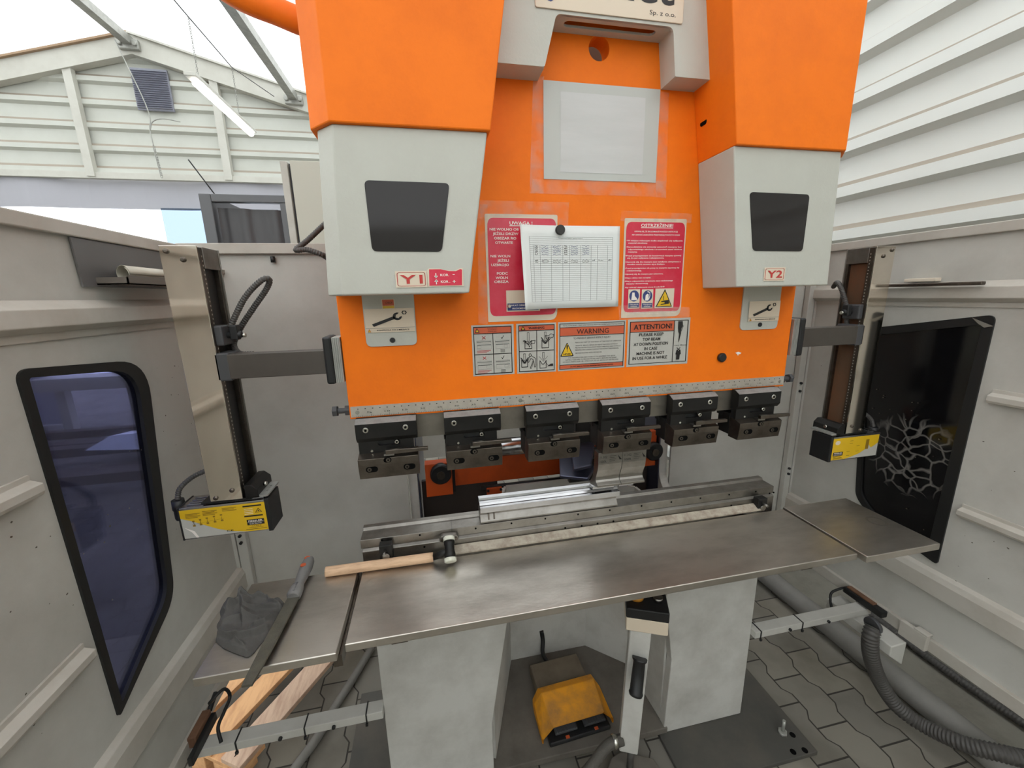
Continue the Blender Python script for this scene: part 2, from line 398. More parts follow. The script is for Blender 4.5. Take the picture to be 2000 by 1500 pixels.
# gable cladding: horizontal ribs clipped by the roof slope
b = MB().m(CLAD); pitch = .285; z = 3.60
while z < RZ:
    for a, c, d0, d1 in ((0, .10, 0, .05), (.10, .30, .05, .05), (.30, .44, .05, 0), (.44, 1., 0, 0)):
        b.m(DUSTY if a == .30 else CLAD)
        za, zb = z+a*pitch, min(z+c*pitch, RZ-.01)
        if za >= zb: continue
        wa, wb = min(WX-RX, (RZ-za)/SL), min(WX-RX, (RZ-zb)/SL)
        for s in (1,):
            b.f([b.v((RX-wa, GY-d0, za)), b.v((RX+wa, GY-d0, za)), b.v((RX+wb, GY-d1, zb)), b.v((RX-wb, GY-d1, zb))])
    z += pitch
struct(b.build('wall_back'))
b = MB().m(MEMB)
for s in (-1, 1):
    x1 = RX+s*(WX-RX)
    n = 24
    for i in range(n):
        ya, yb = -6+(GY+6.1)*i/n, -6+(GY+6.1)*(i+1)/n
        b.f([b.v((RX, ya, RZ+.02)), b.v((x1, ya, EZ+.02)), b.v((x1, yb, EZ+.02)), b.v((RX, yb, RZ+.02))])
struct(b.build('ceiling'))
b = MB().m(CLAD); b.f([b.v((2*RX-WX, -6, 0)), b.v((WX, -6, 0)), b.v((WX, -6, 2.9)), b.v((2*RX-WX, -6, 2.9))]); struct(b.build('wall_front'))  # unseen hall front wall, added to cut low light from behind the camera
b = MB().m(MEMB); b.f([b.v((2*RX-WX, -6, 2.9)), b.v((WX, -6, 2.9)), b.v((WX, -6, EZ)), b.v((RX, -6, RZ)), b.v((2*RX-WX, -6, EZ))]); struct(b.build('gable_front'))  # unseen translucent front gable, added to let in light from above the front
# gable rafters
for i, s in enumerate((-1, 1)):
    def raf(b, s=s):
        x1 = RX+s*(WX-RX)
        b.loft([[(x, GY-.14, z), (x, GY-.02, z), (x, GY-.02, z-.24), (x, GY-.14, z-.24)] for x, z in ((RX, RZ), (x1, EZ))])
    struct(one('trim_%d' % (i+1), CREAMST, None, raf))
    def lip(b, s=s):
        x1 = RX+s*(WX-RX)
        b.loft([[(x, GY-.18, z+.012), (x, GY-.13, z+.012), (x, GY-.13, z-.012), (x, GY-.18, z-.012)] for x, z in ((RX, RZ), (x1, EZ))])
    struct(one('trim_%d' % (i+3), mat('aged brown edge', (168, 140, 112), .6) if s < 0 else CREAMST, None, lip))
# purlins running along the hall
for i, x in enumerate((RX, RX+1.95, RX+4.0)):
    z = RZ-.06-abs(x-RX)*SL
    struct(one('trim_%d' % (5+i), GALV, None, lambda b: b.box(x-.05, x+.05, -6, GY-.15, z-.10, z)))
    if i < 2:
        def br(b): b.box(x-.12, x+.12, GY-.20, GY-.145, z-.15, z-.03); b.cyl((x-.09, GY-.23, z-.09), (x-.09, GY-.20, z-.09), .03); b.cyl((x+.09, GY-.23, z-.09), (x+.09, GY-.20, z-.09), .03)
        struct(one('trim_%d' % (12+i), GALV, None, br, .01))
for i, x in enumerate((-4.51, -2.79)):
    zt = RZ-abs(x-RX)*SL-.22
    struct(one('trim_%d' % (8+i), CREAMST, None, lambda b: b.box(x-.05, x+.05, GY-.12, GY-.04, 3.56, zt)))
struct(one('trim_10', CREAMST, None, lambda b: b.box(2*RX-WX, WX, GY-.10, GY-.02, 3.54, 3.62)))
def vent(b):
    b.box(-3.80, -3.36, GY-.07, GY-.04, 4.44, 4.95)
    for k in range(18): z = 4.46+k*.0265; b.prismX([(GY-.07, z), (GY-.10, z), (GY-.07, z+.018)], -3.79, -3.37)
v = thing('louvre_vent', 'small grey louvred vent high in the gable under the roof ridge', 'vent', (-3.58, GY, 4.44))
one('louvre_panel', mat('louvre grey', (150, 152, 165), .5), v, vent)

# tarpaulin below the gable with a bright opening
def tarp(b):
    def fn(u, vv, d): return (u, d+.03*math.sin(u*2.1+vv)+.02*math.sin(u*5), vv)
    nx = 90
    for i in range(nx):
        x0 = (2*RX-WX+.1)+(2*(WX-RX-.1))*i/nx; x1 = (2*RX-WX+.1)+(2*(WX-RX-.1))*(i+1)/nx
        segs = [(3.16, 3.56)]
        if not (-5.72 <= (x0+x1)/2 <= -2.2): segs.append((.02, 3.16))
        for z0, z1 in segs:
            n = 6
            for k in range(n):
                a, c = z0+(z1-z0)*k/n, z0+(z1-z0)*(k+1)/n
                b.f([b.v(fn(x0, a, GY)), b.v(fn(x1, a, GY)), b.v(fn(x1, c, GY)), b.v(fn(x0, c, GY))], True)
t = one('tarpaulin_sheet', TARP, None, tarp)
tag(t, 'grey tarpaulin stretched across the far end wall below the gable, around the bright opening', 'tarpaulin')
t = one('door_flap', FLAP, None, lambda b: b.box(-3.77, -2.2, GY-.06, GY-.055, 1.2, 3.17))
tag(t, 'pale blue see-through plastic flap at the right of the bright far opening', 'flap')

# hanging tube lamp with chains
lx = -2.0
A0, A1 = onX(378, 166, lx), onX(489, 251, lx)
zl = (A0.z+A1.z)/2
l = thing('tube_lamp', 'lit white fluorescent tube lamp hanging on two thin chains below the roof', 'lamp', (lx, (A0.y+A1.y)/2, zl))
one('lamp_housing', CREAMST, l, lambda b: b.box(lx-.05, lx+.05, A0.y-.04, A1.y+.04, zl+.01, zl+.045), .005)
one('lamp_tube', mat('lit tube', (255, 255, 250), .5, emit=(255, 252, 244), estr=9), l, lambda b: b.cyl((lx, A0.y+.05, zl-.008), (lx, A1.y, zl-.008), .032, 16))
for px, y in ((386, A0.y+.12), (462, A1.y-.28)):
    def ch(b):
        zt = RZ-.05-abs(lx-RX)*SL-.45
        z = zl+.05; k = 0
        while z < zt:
            b.tube([(lx+(.008 if k % 2 else 0)*math.cos(a), y+(0 if k % 2 else .008)*math.cos(a), z+.011*math.sin(a)) for a in [i*PI/4 for i in range(9)]], .0022, 5); z += .019; k += 1
    one('hanging_chain', GALV, l, ch)
zt = RZ-.05-abs(lx-RX)*SL-.45
wr = one('suspension_cable', DGREY, None, lambda b: b.tube([(lx, -2, zt+.05), (lx, A0.y+.12, zt), (lx, A1.y-.28, zt), (lx, GY-.2, zt+.3)], .005, 6))
tag(wr, 'thin cable running along the hall that carries the tube lamp chains', 'cable')
def hc(b):
    x = -3.78
    P = [(x, GY-.3, 5.15), onY(287, 210, GY-.3), onY(293, 255, GY-.3), onY(300, 285, GY-.3)]
    b.tube(smoothpath(P), .007, 6)
    b.tube(smoothpath([onY(293, 255, GY-.3), onY(298, 238, GY-.3), onY(318, 232, GY-.3), onY(352, 238, GY-.3)]), .007, 6)
    a, c = onY(300, 285, GY-.3), onY(316, 346, GY-.3)
    for k in range(12):
        q = a.lerp(c, (k+.5)/12); b.tube([q+Vector((.012*math.cos(t*PI/4), 0, .028*math.sin(t*PI/4))) for t in range(9)], .005, 5)
h = one('hanging_chain', GALV, None, hc)
tag(h, 'loose wire and chain dangling from the gable peak past the louvred vent', 'chain')

# dark curtained cabinet and beige cabinet behind the guard
YC = 1.6
def frm(b):
    b.box(-1.262, -1.20, YC, YC+.5, 1.2, 2.413); b.box(-1.20, -.80, YC, YC+.04, 2.37, 2.413); b.box(-.84, -.80, YC, YC+.5, 1.2, 2.37); b.box(-1.20, -.84, YC, YC+.5, 0, 1.2)
    b.box(-1.262, -1.20, YC, YC+.5, 0, 1.2); b.box(-.84, -.80, YC, YC+.5, 0, 1.2)
t = thing('curtained_cabinet', 'dark steel framed cabinet closed by a grey curtain behind the left guard', 'cabinet', (-1.03, YC, 0))
one('cabinet_frame', CABST, t, frm, .004)
def cur(b):
    n = 30; A = []; B = []
    for i in range(n+1):
        x = -1.195+.35*i/n; y = YC+.05+.006*math.sin(i*.42)+.004*math.sin(i*.9)
        A.append(b.v((x, y, 1.2))); B.append(b.v((x, y, 2.348-.010*i/n)))
    for i in range(n): b.f([A[i], A[i+1], B[i+1], B[i]], True)
one('curtain', CURT, t, cur)
def bl(b):
    for p in (onY(409, 392, YC+.03), onY(410, 416, YC+.03)): b.cyl(p-Vector((0, .0, 0)), p-Vector((0, .02, 0)), .007)
each('bolt', CHROME, t, [lambda b, p=p: b.cyl(p, p-Vector((0, .02, 0)), .007) for p in (onY(409, 392, YC+.03), onY(410, 416, YC+.03))])
t = thing('beige_cabinet', 'tall beige steel cabinet with a dark door gap beside the curtained cabinet', 'cabinet', (-.6, YC, 0))
one('cabinet_body', BEIGE, t, lambda b: (b.box(-.742, -.36, YC-.05, YC+.4, 0, 2.59)), .004)
one('door_post', GUARD_L, t, lambda b: b.box(-.795, -.757, YC-.05, YC+.4, 0, 2.585), .003)
one('gap_strip', CURT, t, lambda b: b.box(-.757, -.742, YC-.02, YC+.38, 0, 2.58))  # dark strip filling the slit between door post and cabinet body
a = one('whip_antenna', RUBBER, None, lambda b: b.cyl((-1.230, YC+.2, 2.40), onY(368, 312, YC+.2), .004, 6))
tag(a, 'thin black whip antenna leaning on top of the curtained cabinet', 'antenna')

# ================================================================== GUARD ENCLOSURE
LX, RXG, BY = -.83, 1.79, .47
NEARY = -1.0
def wall_poly_px(pts, X): return [tuple(onX(px, py, X))[1:] for px, py in pts]
# window outlines (y, z)
winL_out = rpoly(wall_poly_px([(24, 722), (282, 702), (338, 1165), (229, 1402)], LX), [.03, .11, .06, .012], 8)
winL_in = rpoly(wall_poly_px([(50, 738), (262, 722), (325, 1158), (234, 1372)], LX), [.008, .085, .05, .006], 8)
winR_out = rpoly(wall_poly_px([(1948, 614), (1690, 642), (1672, 968), (1700, 1008), (1832, 1103)], RXG), [.025, .05, .03, .03, .015], 6)
winR_in = rpoly(wall_poly_px([(1921, 634), (1696, 656), (1682, 965), (1706, 1000), (1812, 1078)], RXG), [.008, .05, .03, .03, .01], 6)
def side_guard(X, s, wo, wi, pane, lab, paneLabel):
    """s = +1 when the machine lies to +X of the wall"""
    g = thing('guard_wall', lab, 'machine guard', (X, 0, .44))
    one('guard_panel', GUARD, g, lambda b: b.plate(rect(NEARY, .72, BY, 1.765), [wo], fX, X-.012*s, X))
    one('window_gasket', GASKET, g, lambda b: b.plate(wo, [wi], fX, X-.016*s, X+.006*s), .002)
    p = one('window_pane', pane, g, lambda b: b.plate(wi, [], fX, X-.008*s, X-.004*s), label=paneLabel)
    one('upper_panel', GUARD, g, lambda b: b.box(*sorted((X-.012*s, X-.002*s)), NEARY, BY, 1.765, 1.97))
    one('top_rail', GUARD_L, g, lambda b: b.box(*sorted((X-.03*s, X+.012*s)), NEARY, BY, 1.962, 1.995), .003)
    one('ledge_rail', GUARD_L, g, lambda b: (b.prismY([(X, 1.815), (X+.028*s, 1.795), (X+.030*s, 1.758), (X+.010*s, 1.745), (X, 1.745)], NEARY, BY)), .002)
    one('lip_strip', GUARD_L, g, lambda b: b.box(*sorted((X, X+.006*s)), NEARY, BY, 1.728, 1.745))
    one('door_sill', GUARD_L, g, lambda b: b.prismY([(X-.01*s, .765), (X+.018*s, .755), (X+.026*s, .735), (X+.026*s, .672), (X-.01*s, .672)], NEARY, BY), .002)
    one('lower_panel', GUARD, g, lambda b: b.box(*sorted((X-.012*s, X)), NEARY, BY, .49, .672))
    one('bottom_strip', GUARD_L, g, lambda b: b.box(*sorted((X-.02*s, X+.015*s)), NEARY, BY, .44, .49), .002)
    for z, y1 in ((1.435, -.22), (1.02, -.215)):
        def strip(b):
            b.prismY([(X, z-.012), (X+.022*s, z-.012), (X+.026*s, z-.004), (X+.026*s, z+.012), (X+.006*s, z+.020), (X+.006*s, z+.032), (X, z+.032)], NEARY, y1)
        one('wall_strip', GUARD_L, g, strip, .001)
    one('corner_post', GUARD, g, lambda b: (b.box(*sorted((X-.01*s, X+.012*s)), BY-.03, BY-.005, .44, 1.745), b.box(*sorted((X+.016*s, X+.05*s)), BY-.030, BY-.004, .44, 1.96)), .002)
    def bo(b):
        for z in (1.35, 1.31, .90, .87):
            b.cyl((X+.012*s, BY-.017, z), (X+.020*s, BY-.017, z), .006, 10); b.cyl((X+.033*s, BY-.03, z), (X+.033*s, BY-.038, z), .006, 10)
    one('bolt', BLACK, g, bo)
    return g
gl = side_guard(LX, 1, winL_out, winL_in, PANE_L, 'left grey guard wall with a blue tinted tapered window in a black gasket', 'blue tinted window pane')
gr = side_guard(RXG, -1, winR_out, winR_in, PANE_R, 'right grey guard wall with a black window crazed by web-like cracks', 'black window pane with web-like cracks')
def marks(X, sgn, pts, par, seed):
    rn = random.Random(seed)
    sh = Sheet(lambda u, v, k: (X+.0008*sgn, u, v))
    for (y, z, n, r_) in pts:
        for _ in range(n):
            cy_, cz = y+rn.uniform(-r_, r_), z+rn.uniform(-r_*.6, r_*.6); a_ = rn.uniform(.0008, .0028)
            sh.poly([(cy_+a_*rn.uniform(.6, 1.6)*math.cos(t*PI/3), cz+a_*rn.uniform(.5, 1.2)*math.sin(t*PI/3)) for t in range(6)], GRIME, 1)
    o = sh.build('grime_specks', par); o['kind'] = 'stuff'; return o
GRIME = mat('grime', (92, 84, 72), .8)
marks(LX, 1, [(0, 1.3, 26, .4), (-.2, 1.1, 20, .3), (.25, 1.5, 16, .2)], gl, 3)
marks(RXG, -1, [(-.3, 1.2, 26, .3), (.2, 1.4, 14, .2), (-.3, .85, 22, .25)], gr, 5)
# peeling film corner on the right window
c0 = [onX(px, py, RXG-.012) for px, py in ((1898, 620), (1940, 637), (1922, 640), (1910, 632))]
one('peeling_film', mat('grey film', (120, 116, 108), .5), gr, lambda b: b.f([b.v(p) for p in c0]), label='curled grey film at the window corner')
def back_guard(x0, x1, lab):
    g = thing('rear_guard', lab, 'machine guard', ((x0+x1)/2, BY, .44))
    one('guard_panel', GUARD, g, lambda b: b.box(x0, x1, BY, BY+.012, .5, 1.965))
    one('top_rail', GUARD_L, g, lambda b: b.box(x0, x1, BY-.02, BY+.03, 1.965, 2.0), .002)
    return g
gb = back_guard(LX, -.145, 'grey rear guard panel left of the machine, behind the left laser unit')
def bb(b): p = onY(532, 501, BY-.01); b.cyl(p, p-Vector((0, 0, .02)), .008, 8)
one('bolt', BLACK, gb, bb)
def slot_bit(b): p = onY(432, 533, BY); b.box(p.x-.02, p.x+.012, BY-.03, BY, p.z-.004, p.z+.010)
one('bracket_tab', GALV, gb, slot_bit)
back_guard(1.095, RXG, 'grey rear guard panel right of the machine, behind the right punch clamps')
one('guard_panel', GUARD, None, lambda b: b.box(-.3, 1.6, 1.9, 1.93, .55, 2.1))
o = [x for x in C.objects if x.name.startswith('guard_panel') and x.parent is None][0]; o.name = 'rear_fence'
tag(o, 'pale grey panel far behind the machine, glimpsed between the punch clamps', 'machine guard')

# metal plate with tray and rolled sheet on the left guard wall
def shelf(b):
    pl = [(onX(128, 450, LX).y, 1.960), (onX(158, 560, LX).y, onX(158, 560, LX).z), (.42, onX(158, 560, LX).z+.002), (.42, 1.960)]; b.plate(pl, [], fX, LX+.002, LX+.006)
t = thing('wall_bracket_plate', 'flat grey steel backplate with small tray screwed to the left guard wall', 'bracket', (LX, .15, 1.85))
one('backplate', CABST if False else mat('grey backplate', (118, 116, 116), .4, .4), t, shelf)
p0 = onX(186, 553, LX+.006); 
def tray(b):
    a = onX(190, 556, LX+.006); y0, y1, z = a.y, .34, a.z
    b.box(LX+.006, LX+.075, y0, y1, z, z+.003); b.box(LX+.072, LX+.075, y0, y1, z, z+.022); b.box(LX+.006, LX+.075, y0, y0+.003, z, z+.018)
one('tray', mat('dusty tray', (120, 112, 104), .5, .3), t, tray)
def roll(b):
    y0 = onX(232, 520, LX+.03).y; a = onX(190, 556, LX+.006).z+.028
    R = []
    for yy in (y0, .36):
        R.append([(LX+.036+.024*(1-.12*i/22)*math.cos(i*2*PI/20), yy-.012*math.cos(i*.3), a+.024*(1-.12*i/22)*math.sin(i*2*PI/20)) for i in range(24)])
    A = [[b.v(p) for p in r] for r in R]
    for i in range(23): b.f([A[0][i], A[0][i+1], A[1][i+1], A[1][i]], True)
r = one('rolled_sheet', mat('rolled pale sheet', (190, 184, 168), .4), None, roll)
r.modifiers.new('solid', 'SOLIDIFY').thickness = .0015
tag(r, 'short roll of pale sheet lying in the tray on the left guard wall', 'roll')
# things on the right ledge
p = onX(1800, 545, RXG-.02)
t = one('stone_block', STONE, None, lambda b: b.box(RXG-.030, RXG-.003, onX(1832, 545, RXG-.02).y, onX(1770, 545, RXG-.02).y, 1.817, 1.829), .002)
tag(t, 'small flat pale block resting on the ledge of the right guard wall', 'block')
t = one('steel_bar', DARKST, None, lambda b: b.box(RXG-.05, RXG-.032, -.16, .30, 1.800, 1.812), .003)
tag(t, 'slim dark steel bar lying along the ledge of the right guard wall', 'bar')
# ================================================================== PRESS BRAKE
PB = thing('press_brake', 'orange and light grey hydraulic press brake standing in the middle of the guard enclosure', 'press brake', (.478, .3, .02))
X0, X1 = -.245, 1.2
ramz = 1.468
ram = one('ram', ORANGE, PB, lambda b: b.plate(rect(X0, ramz, X1, 3.0), [circ(.483, 2.437, .029, 32)], fY, 0, .05), .0015)
one('ram_tongue', mat('dull tongue steel', (132, 126, 116), .42, .8, dirt=(100, 92, 82), dscale=12, damt=.6), ram, lambda b: (b.box(X0+.012, X1-.012, .006, .04, 1.432, ramz), b.box(X0+.02, X1-.02, .010, .036, 1.395, 1.432)))
# ruler on the ram
rs = Sheet(lambda u, v, k: (X0+.004+(X1-X0-.008)*u, -.003-.0004*k, 1.474+.031*v))
rul = one('steel_rule', RULER, ram, lambda b: b.box(X0+.004, X1-.004, -.003, -.0002, 1.474, 1.505))
for i in range(0, 286):
    u = (i+1)/288; h = .26 if i % 10 == 0 else (.18 if i % 5 == 0 else .10)
    rs.rect(u-.00025, .0, u+.00025, h, INK, 1)
for i in range(1, 72):
    u = i/72.; rs.rect(u-.0012, .72, u+.0012, .80, INK, 1)
for i in range(1, 29):
    rs.text(str(i*5), i/29-.005, i/29+.005, .32, .14, INK, k=1) if i % 1 == 0 else None
rs.build('rule_markings', rul)
def rsc(b):
    for x in (X0+.022, .25, .483+.25, X1-.022): b.cyl((x, -.0055, 1.488), (x, -.002, 1.488), .0055, 14)
each('screw', CHROME, rul, [lambda b, x=x: b.cyl((x, -.0055, 1.488), (x, -.002, 1.488), .0055, 14) for x in (X0+.022, .25, .483+.25, X1-.022)])
def stopbolt(s, x):
    def f(b):
        b.cyl((x, .02, 1.49), (x+s*.035, .02, 1.49), .008, 14); b.cyl((x+s*.0, .02, 1.49), (x+s*.014, .02, 1.49), .016, 6); b.cyl((x+s*.035, .02, 1.49), (x+s*.048, .02, 1.49), .016, 6)
    one('stop_bolt', DGREY, ram, f, .001)
stopbolt(-1, X0); stopbolt(1, X1)
# knob and chipped paint on the ram
k = onY(1408, 698, 0)
one('knob', BLACK, ram, lambda b: b.cyl((k.x, 0, k.z), (k.x, -.012, k.z), .0155, 24, rings=[(0, .0145), (.6, .0155), (1, .012)]))
k2 = onY(1441, 691, 0)
s = Sheet(frameY(k2.x-.012, k2.z-.007, k2.x+.012, k2.z+.007, 0)); s.poly([(0, .8), (.5, 1), (1, .7), (.8, .4), (.6, .45), (.5, 0), (.35, .4)], INKW); s.build('paint_chip', ram)

# cylinder covers
def cover(side):
    mx = (lambda x: x) if side < 0 else (lambda x: .956-x)
    xi_o = (.159, .287) if side < 0 else (.156, .286)
    xi_w = (.153, .095) if side < 0 else (.156, .108)
    def plan(xo, xi, yf, ch=.05): return [(mx(xo), yf), (mx(xo-ch), yf+ch*1.05), (mx(xo-ch), .0), (mx(xi), 0), (mx(xi), yf)]
    a = one('cylinder_cover', ORANGE, PB, lambda b: b.loft([[(x, y, z) for x, y in plan(-.186, xi, -.157)] for z, xi in ((2.168, xi_o[0]), (3.0, xi_o[1]))]), .003)
    wcv = one('lower_cover', WHITE, a, lambda b: b.loft([[(x, y, z) for x, y in plan(xo, xi, -.147, .040)] for z, xi, xo in ((1.81, xi_w[1], -.200), (2.169, xi_w[0], -.182))]), .004, seg=3)
    px = [(711, 352), (878, 358), (863, 492), (727, 491)] if side < 0 else [(1464, 375), (1581, 380), (1567, 491), (1470, 490)]
    pts = rpoly([(p.x, p.z) for p in (onY(q[0], q[1], -.1475) for q in px)], .012, 6)
    one('smoked_window', GLASSD, a, lambda b: b.prismY(pts, -.1485, -.1465), label='smoked dark window in the grey cover')
    return a
cl = cover(-1); cr = cover(1)
cl['label'] = 'left orange cylinder cover'; cr['label'] = 'right orange cylinder cover'
sl = onX(1380, 240, .795)
one('cable_slot', HOLE, cr, lambda b: b.loft([[(x, sl.y+dy, sl.z+dz) for dy, dz in obround(-.014, .014, 0, .007)] for x in (.7865-.002, .80)]))
# Y1 / Y2 labels
def ylab(x0, z0, x1, z1, t, par):
    s = Sheet(frameY(x0, z0, x1, z1, -.1475)); s.rect(0, 0, 1, 1, CREAM, 0)
    r = rpoly(rect(.06, .09, .94, .91), .1, 4); s.line(r, .022, INKR, 1, True); s.text(t, .14, .86, .24, .52, INKR, True, 0, 2)
    s.build('axis_label', par)
a, b_ = onY(774, 562, -.1475), onY(833, 529, -.1475); ylab(a.x, a.z, b_.x, b_.z, 'Y1', cl)
a, b_ = onY(1490, 549, -.1475), onY(1534, 522, -.1475); ylab(a.x, a.z, b_.x, b_.z, 'Y2', cr)
a, b_ = onY(836, 560, -.1475), onY(904, 523, -.1475)
s = Sheet(frameY(a.x, a.z, b_.x, b_.z, -.1475))
s.poly([(0, 0), (1, 0), (1, .96), (.95, 1), (.85, .93), (.75, .84), (.6, .86), (.45, .9), (.35, .97), (.05, .98), (0, .9)], CREAM, 0)
s.poly([(.04, .05), (.95, .05), (.97, .9), (.92, .93), (.8, .82), (.6, .83), (.38, .93), (.06, .93)], RED, 1)
for yy, d in ((.60, -1), (.22, 1)):
    s.rect(.225, yy-.10, .25, yy+.12, INKW, 2); c = yy-.12 if d < 0 else yy+.14
    s.poly([(.18, c-d*.10), (.295, c-d*.10), (.2375, c+d*.04)], INKW, 2)
s.text('KOR.', .36, .60, .56, .12, INKW, True, 0, 2); s.text('KOR .', .36, .62, .20, .12, INKW, True, 0, 2)
s.rect(.70, .62, .76, .65, INKW, 2); s.rect(.69, .245, .78, .275, INKW, 2); s.rect(.722, .19, .748, .33, INKW, 2)
s.build('correction_label', cl)

# grease inspection plates with wrench sign
def wrench(xa, xb, zb, za, lx0, lz0, lx1, lz1):
    pl = one('inspection_plate', WHITE, PB, lambda b: b.prismY(rpoly(rect(xa, zb, xb, za), [.016, .016, 0, 0]), -.005, 0), .001)
    cx = (xa+xb)/2
    one('screw', BLACK, pl, lambda b: (b.cyl((cx+.002, -.0075, zb+.016), (cx+.002, -.005, zb+.016), .0072, 18)))
    if xa < 0:
        s = Sheet(frameY(cx-.018, lz1-.004, cx+.016, lz1+.025, -.005)); s.rect(0, 0, 1, 1, CREAM, 0); s.rect(.06, .4, .94, .95, LABO, 1); s.rect(.06, 0, .94, .38, YEL, 1); s.text('CHECK', .3, .85, .58, .18, INK, k=2); s.build('small_label', pl)
    s = Sheet(frameY(lx0, lz0, lx1, lz1, -.0068)); s.rect(0, 0, 1, 1, CREAM, 0); s.rect(0, .175, 1, .19, LINE, 1)
    A, B = Vector((.15, .30)), Vector((.60, .62))
    d = (B-A); n = Vector((-d.y, d.x)).normalized()*.052; n = Vector((n.x*.6, n.y*1.25))
    s.poly([tuple(A-n), tuple(B-n), tuple(B+n), tuple(A+n)], INK, 2)
    cx_, cy_ = .655, .66; ring = []
    ang0 = math.radians(35)
    for i in range(25):
        t = ang0+.55+(2*PI-1.1)*i/24; ring.append((cx_+.092*math.cos(t), cy_+.165*math.sin(t)))
    inner = [(cx_+.045*math.cos(ang0+t), cy_+.09*math.sin(ang0+t)) for t in (-.9, -1.6, PI, 1.6, .9)]
    s.poly(ring+inner, INK, 2)
    s.line(circ(.80, .815, .042, 6, .075), .022, INK, 2, True)
    s.poly([(.04, .03), (.10, .03), (.07, .15)], YEL, 2); s.line([(.04, .03), (.10, .03), (.07, .15)], .008, LABO, 3, True)
    s.text('KONTROLA CO 3 MIESIĄCE', .22, .88, .065, .055, INK, True, 0, 2)
    s.build('wrench_label', pl)
a, b_ = onY(716, 650, 0), onY(808, 601, 0)
wrench(-.180, -.044, 1.672, 1.82, a.x, a.z, b_.x, b_.z)
a, b_ = onY(1457, 628, 0), onY(1521, 587, 0)
wrench(.997, 1.140, 1.672, 1.82, a.x, a.z, b_.x, b_.z)

# grey bridge bracket above with nameplate
def shell(b):
    zt = 2.80
    # front sheet
    b.plate(rpoly([(.16, 2.349), (.313, 2.349), (.343, 2.463), (.655, 2.463), (.668, 2.353), (.797, 2.353), (.84, zt), (.11, zt)], [0, .006, .012, .016, .004, .006, 0, 0]), [], fY, -.068, -.062)
    b.prismX([(-.062, 2.349), (0, 2.349), (0, 2.355), (-.062, 2.355)], .16, .313)
    b.prismX([(-.062, 2.353), (0, 2.353), (0, 2.359), (-.062, 2.359)], .668, .797)
    b.loft([[(.307, y, 2.351), (.313, y, 2.351), (.343, y, 2.463), (.337, y, 2.463)] for y in (-.064, 0)])
    b.loft([[(.668, y, 2.355), (.674, y, 2.355), (.661, y, 2.463), (.655, y, 2.463)] for y in (-.064, 0)])
    b.loft([[(.797, y, 2.353), (.791, y, 2.353), (.834, y, zt), (.84, y, zt)] for y in (-.064, 0)])
    b.plate(rect(.337, -.064, .661, -.001), [obround(.372, .622, -.036, .012)], lambda u, v, d: (u, v, d), 2.463, 2.469)
br = one('bridge_bracket', WHITE, PB, shell, .003)
s = Sheet(lambda u, v, k: (.289+.390*u, -.0715-.0004*k, 2.470+.16*v))
s.b.m(CREAM); npb = MB().m(CREAM); npb.prismY(rpoly(rect(.289, 2.470, .679, 2.64), .006), -.0715, -.0682); npo = npb.build('nameplate', br, .001)
s.text('Sp. z o.o.', .76, .945, .075, .062, INK, False, 0, 1)
s.text('omet', .24, .93, .235, .40, INK, True, 0, 1); s.build('nameplate_lettering', npo)
s = Sheet(lambda u, v, k: (.289+.390*u, -.0715-.0004*k, 2.470+.16*v)); s.poly([(.075, .10), (.10, .085), (.17, .19), (.21, .60), (.02, .60)], INKB, 1); s.build('nameplate_emblem', npo)

# bed: body with niche, lower beam
def body(b):
    out = [(X0, .02), (.122, .02), (.122, .27), (.19, .70), (.19, .95), (.80, .95), (.80, .66), (.842, .38), (.83, .02), (X1-.004, .02), (X1-.004, .985), (X0, .985)]
    b.plate(out, [], fY, 0, .035)
    # outer side cheeks
    b.box(X0, X0+.03, .035, .18, .02, .985); b.box(X1-.034, X1-.004, .035, .18, .02, .985)
bo_ = one('bed_body', BODY, PB, body, .003)
def niche(b):
    rb = [(.135, .035), (.275, .44), (.66, .44), (.815, .30), (.832, .035)]
    # walls of the recess
    for (x0, y0), (x1, y1) in zip(rb, rb[1:]):
        d = Vector((x1-x0, y1-y0)).normalized(); n = Vector((-d.y, d.x))*.01
        b.loft([[(x0, y0, z), (x1, y1, z), (x1+n.x, y1+n.y, z), (x0+n.x, y0+n.y, z)] for z in (.05, .98)])
one('knee_recess', BODY, bo_, niche)
one('recess_floor', NICHE, bo_, lambda b: b.prismZ([(.11, -.005), (.11, .2), (.26, .45), (.67, .45), (.83, .3), (.845, -.005)], .022, .05), .003)
def beam(b):
    b.box(X0+.0, X1-.004, .0, .10, .90, 1.0)
    b.prismX([(-.008, .985), (-.008, 1.048), (.002, 1.054), (.075, 1.054), (.075, .985)], X0-.008, X1+.012)
    b.prismX([(0, 1.0545), (0, 1.083), (.052, 1.083), (.056, 1.0915), (.075, 1.0915), (.075, 1.0545)], X0-.012, X1+.016)
bm_ = one('lower_beam', STEEL, PB, beam, .0012)
def bholes(b):
    for px, py in ((746, 1055), (820, 1045), (929, 1032), (999, 1022), (1065, 1013), (1129, 1004.5), (1191, 996.5), (1253, 988), (1311, 980.5), (1368, 973), (1424, 966), (1476, 960), (1503, 963.5), (1511, 962)):
        p = onY(px, py, 0); b.cyl((p.x, -.001, p.z), (p.x, .001, p.z), .0032, 10)
    for px, py in ((829, 1068), (1104, 1031), (1136, 1027), (1167, 1022.5), (1198, 1018), (1428, 987)):
        p = onY(px, py, -.008); b.cyl((p.x, -.009, p.z), (p.x, -.007, p.z), .0034, 10)
one('screw_hole', HOLE, bm_, bholes)
one('beam_joint', INK, bm_, lambda b: b.box(.0195, .0203, -.0006, .0555, 1.056, 1.0838))
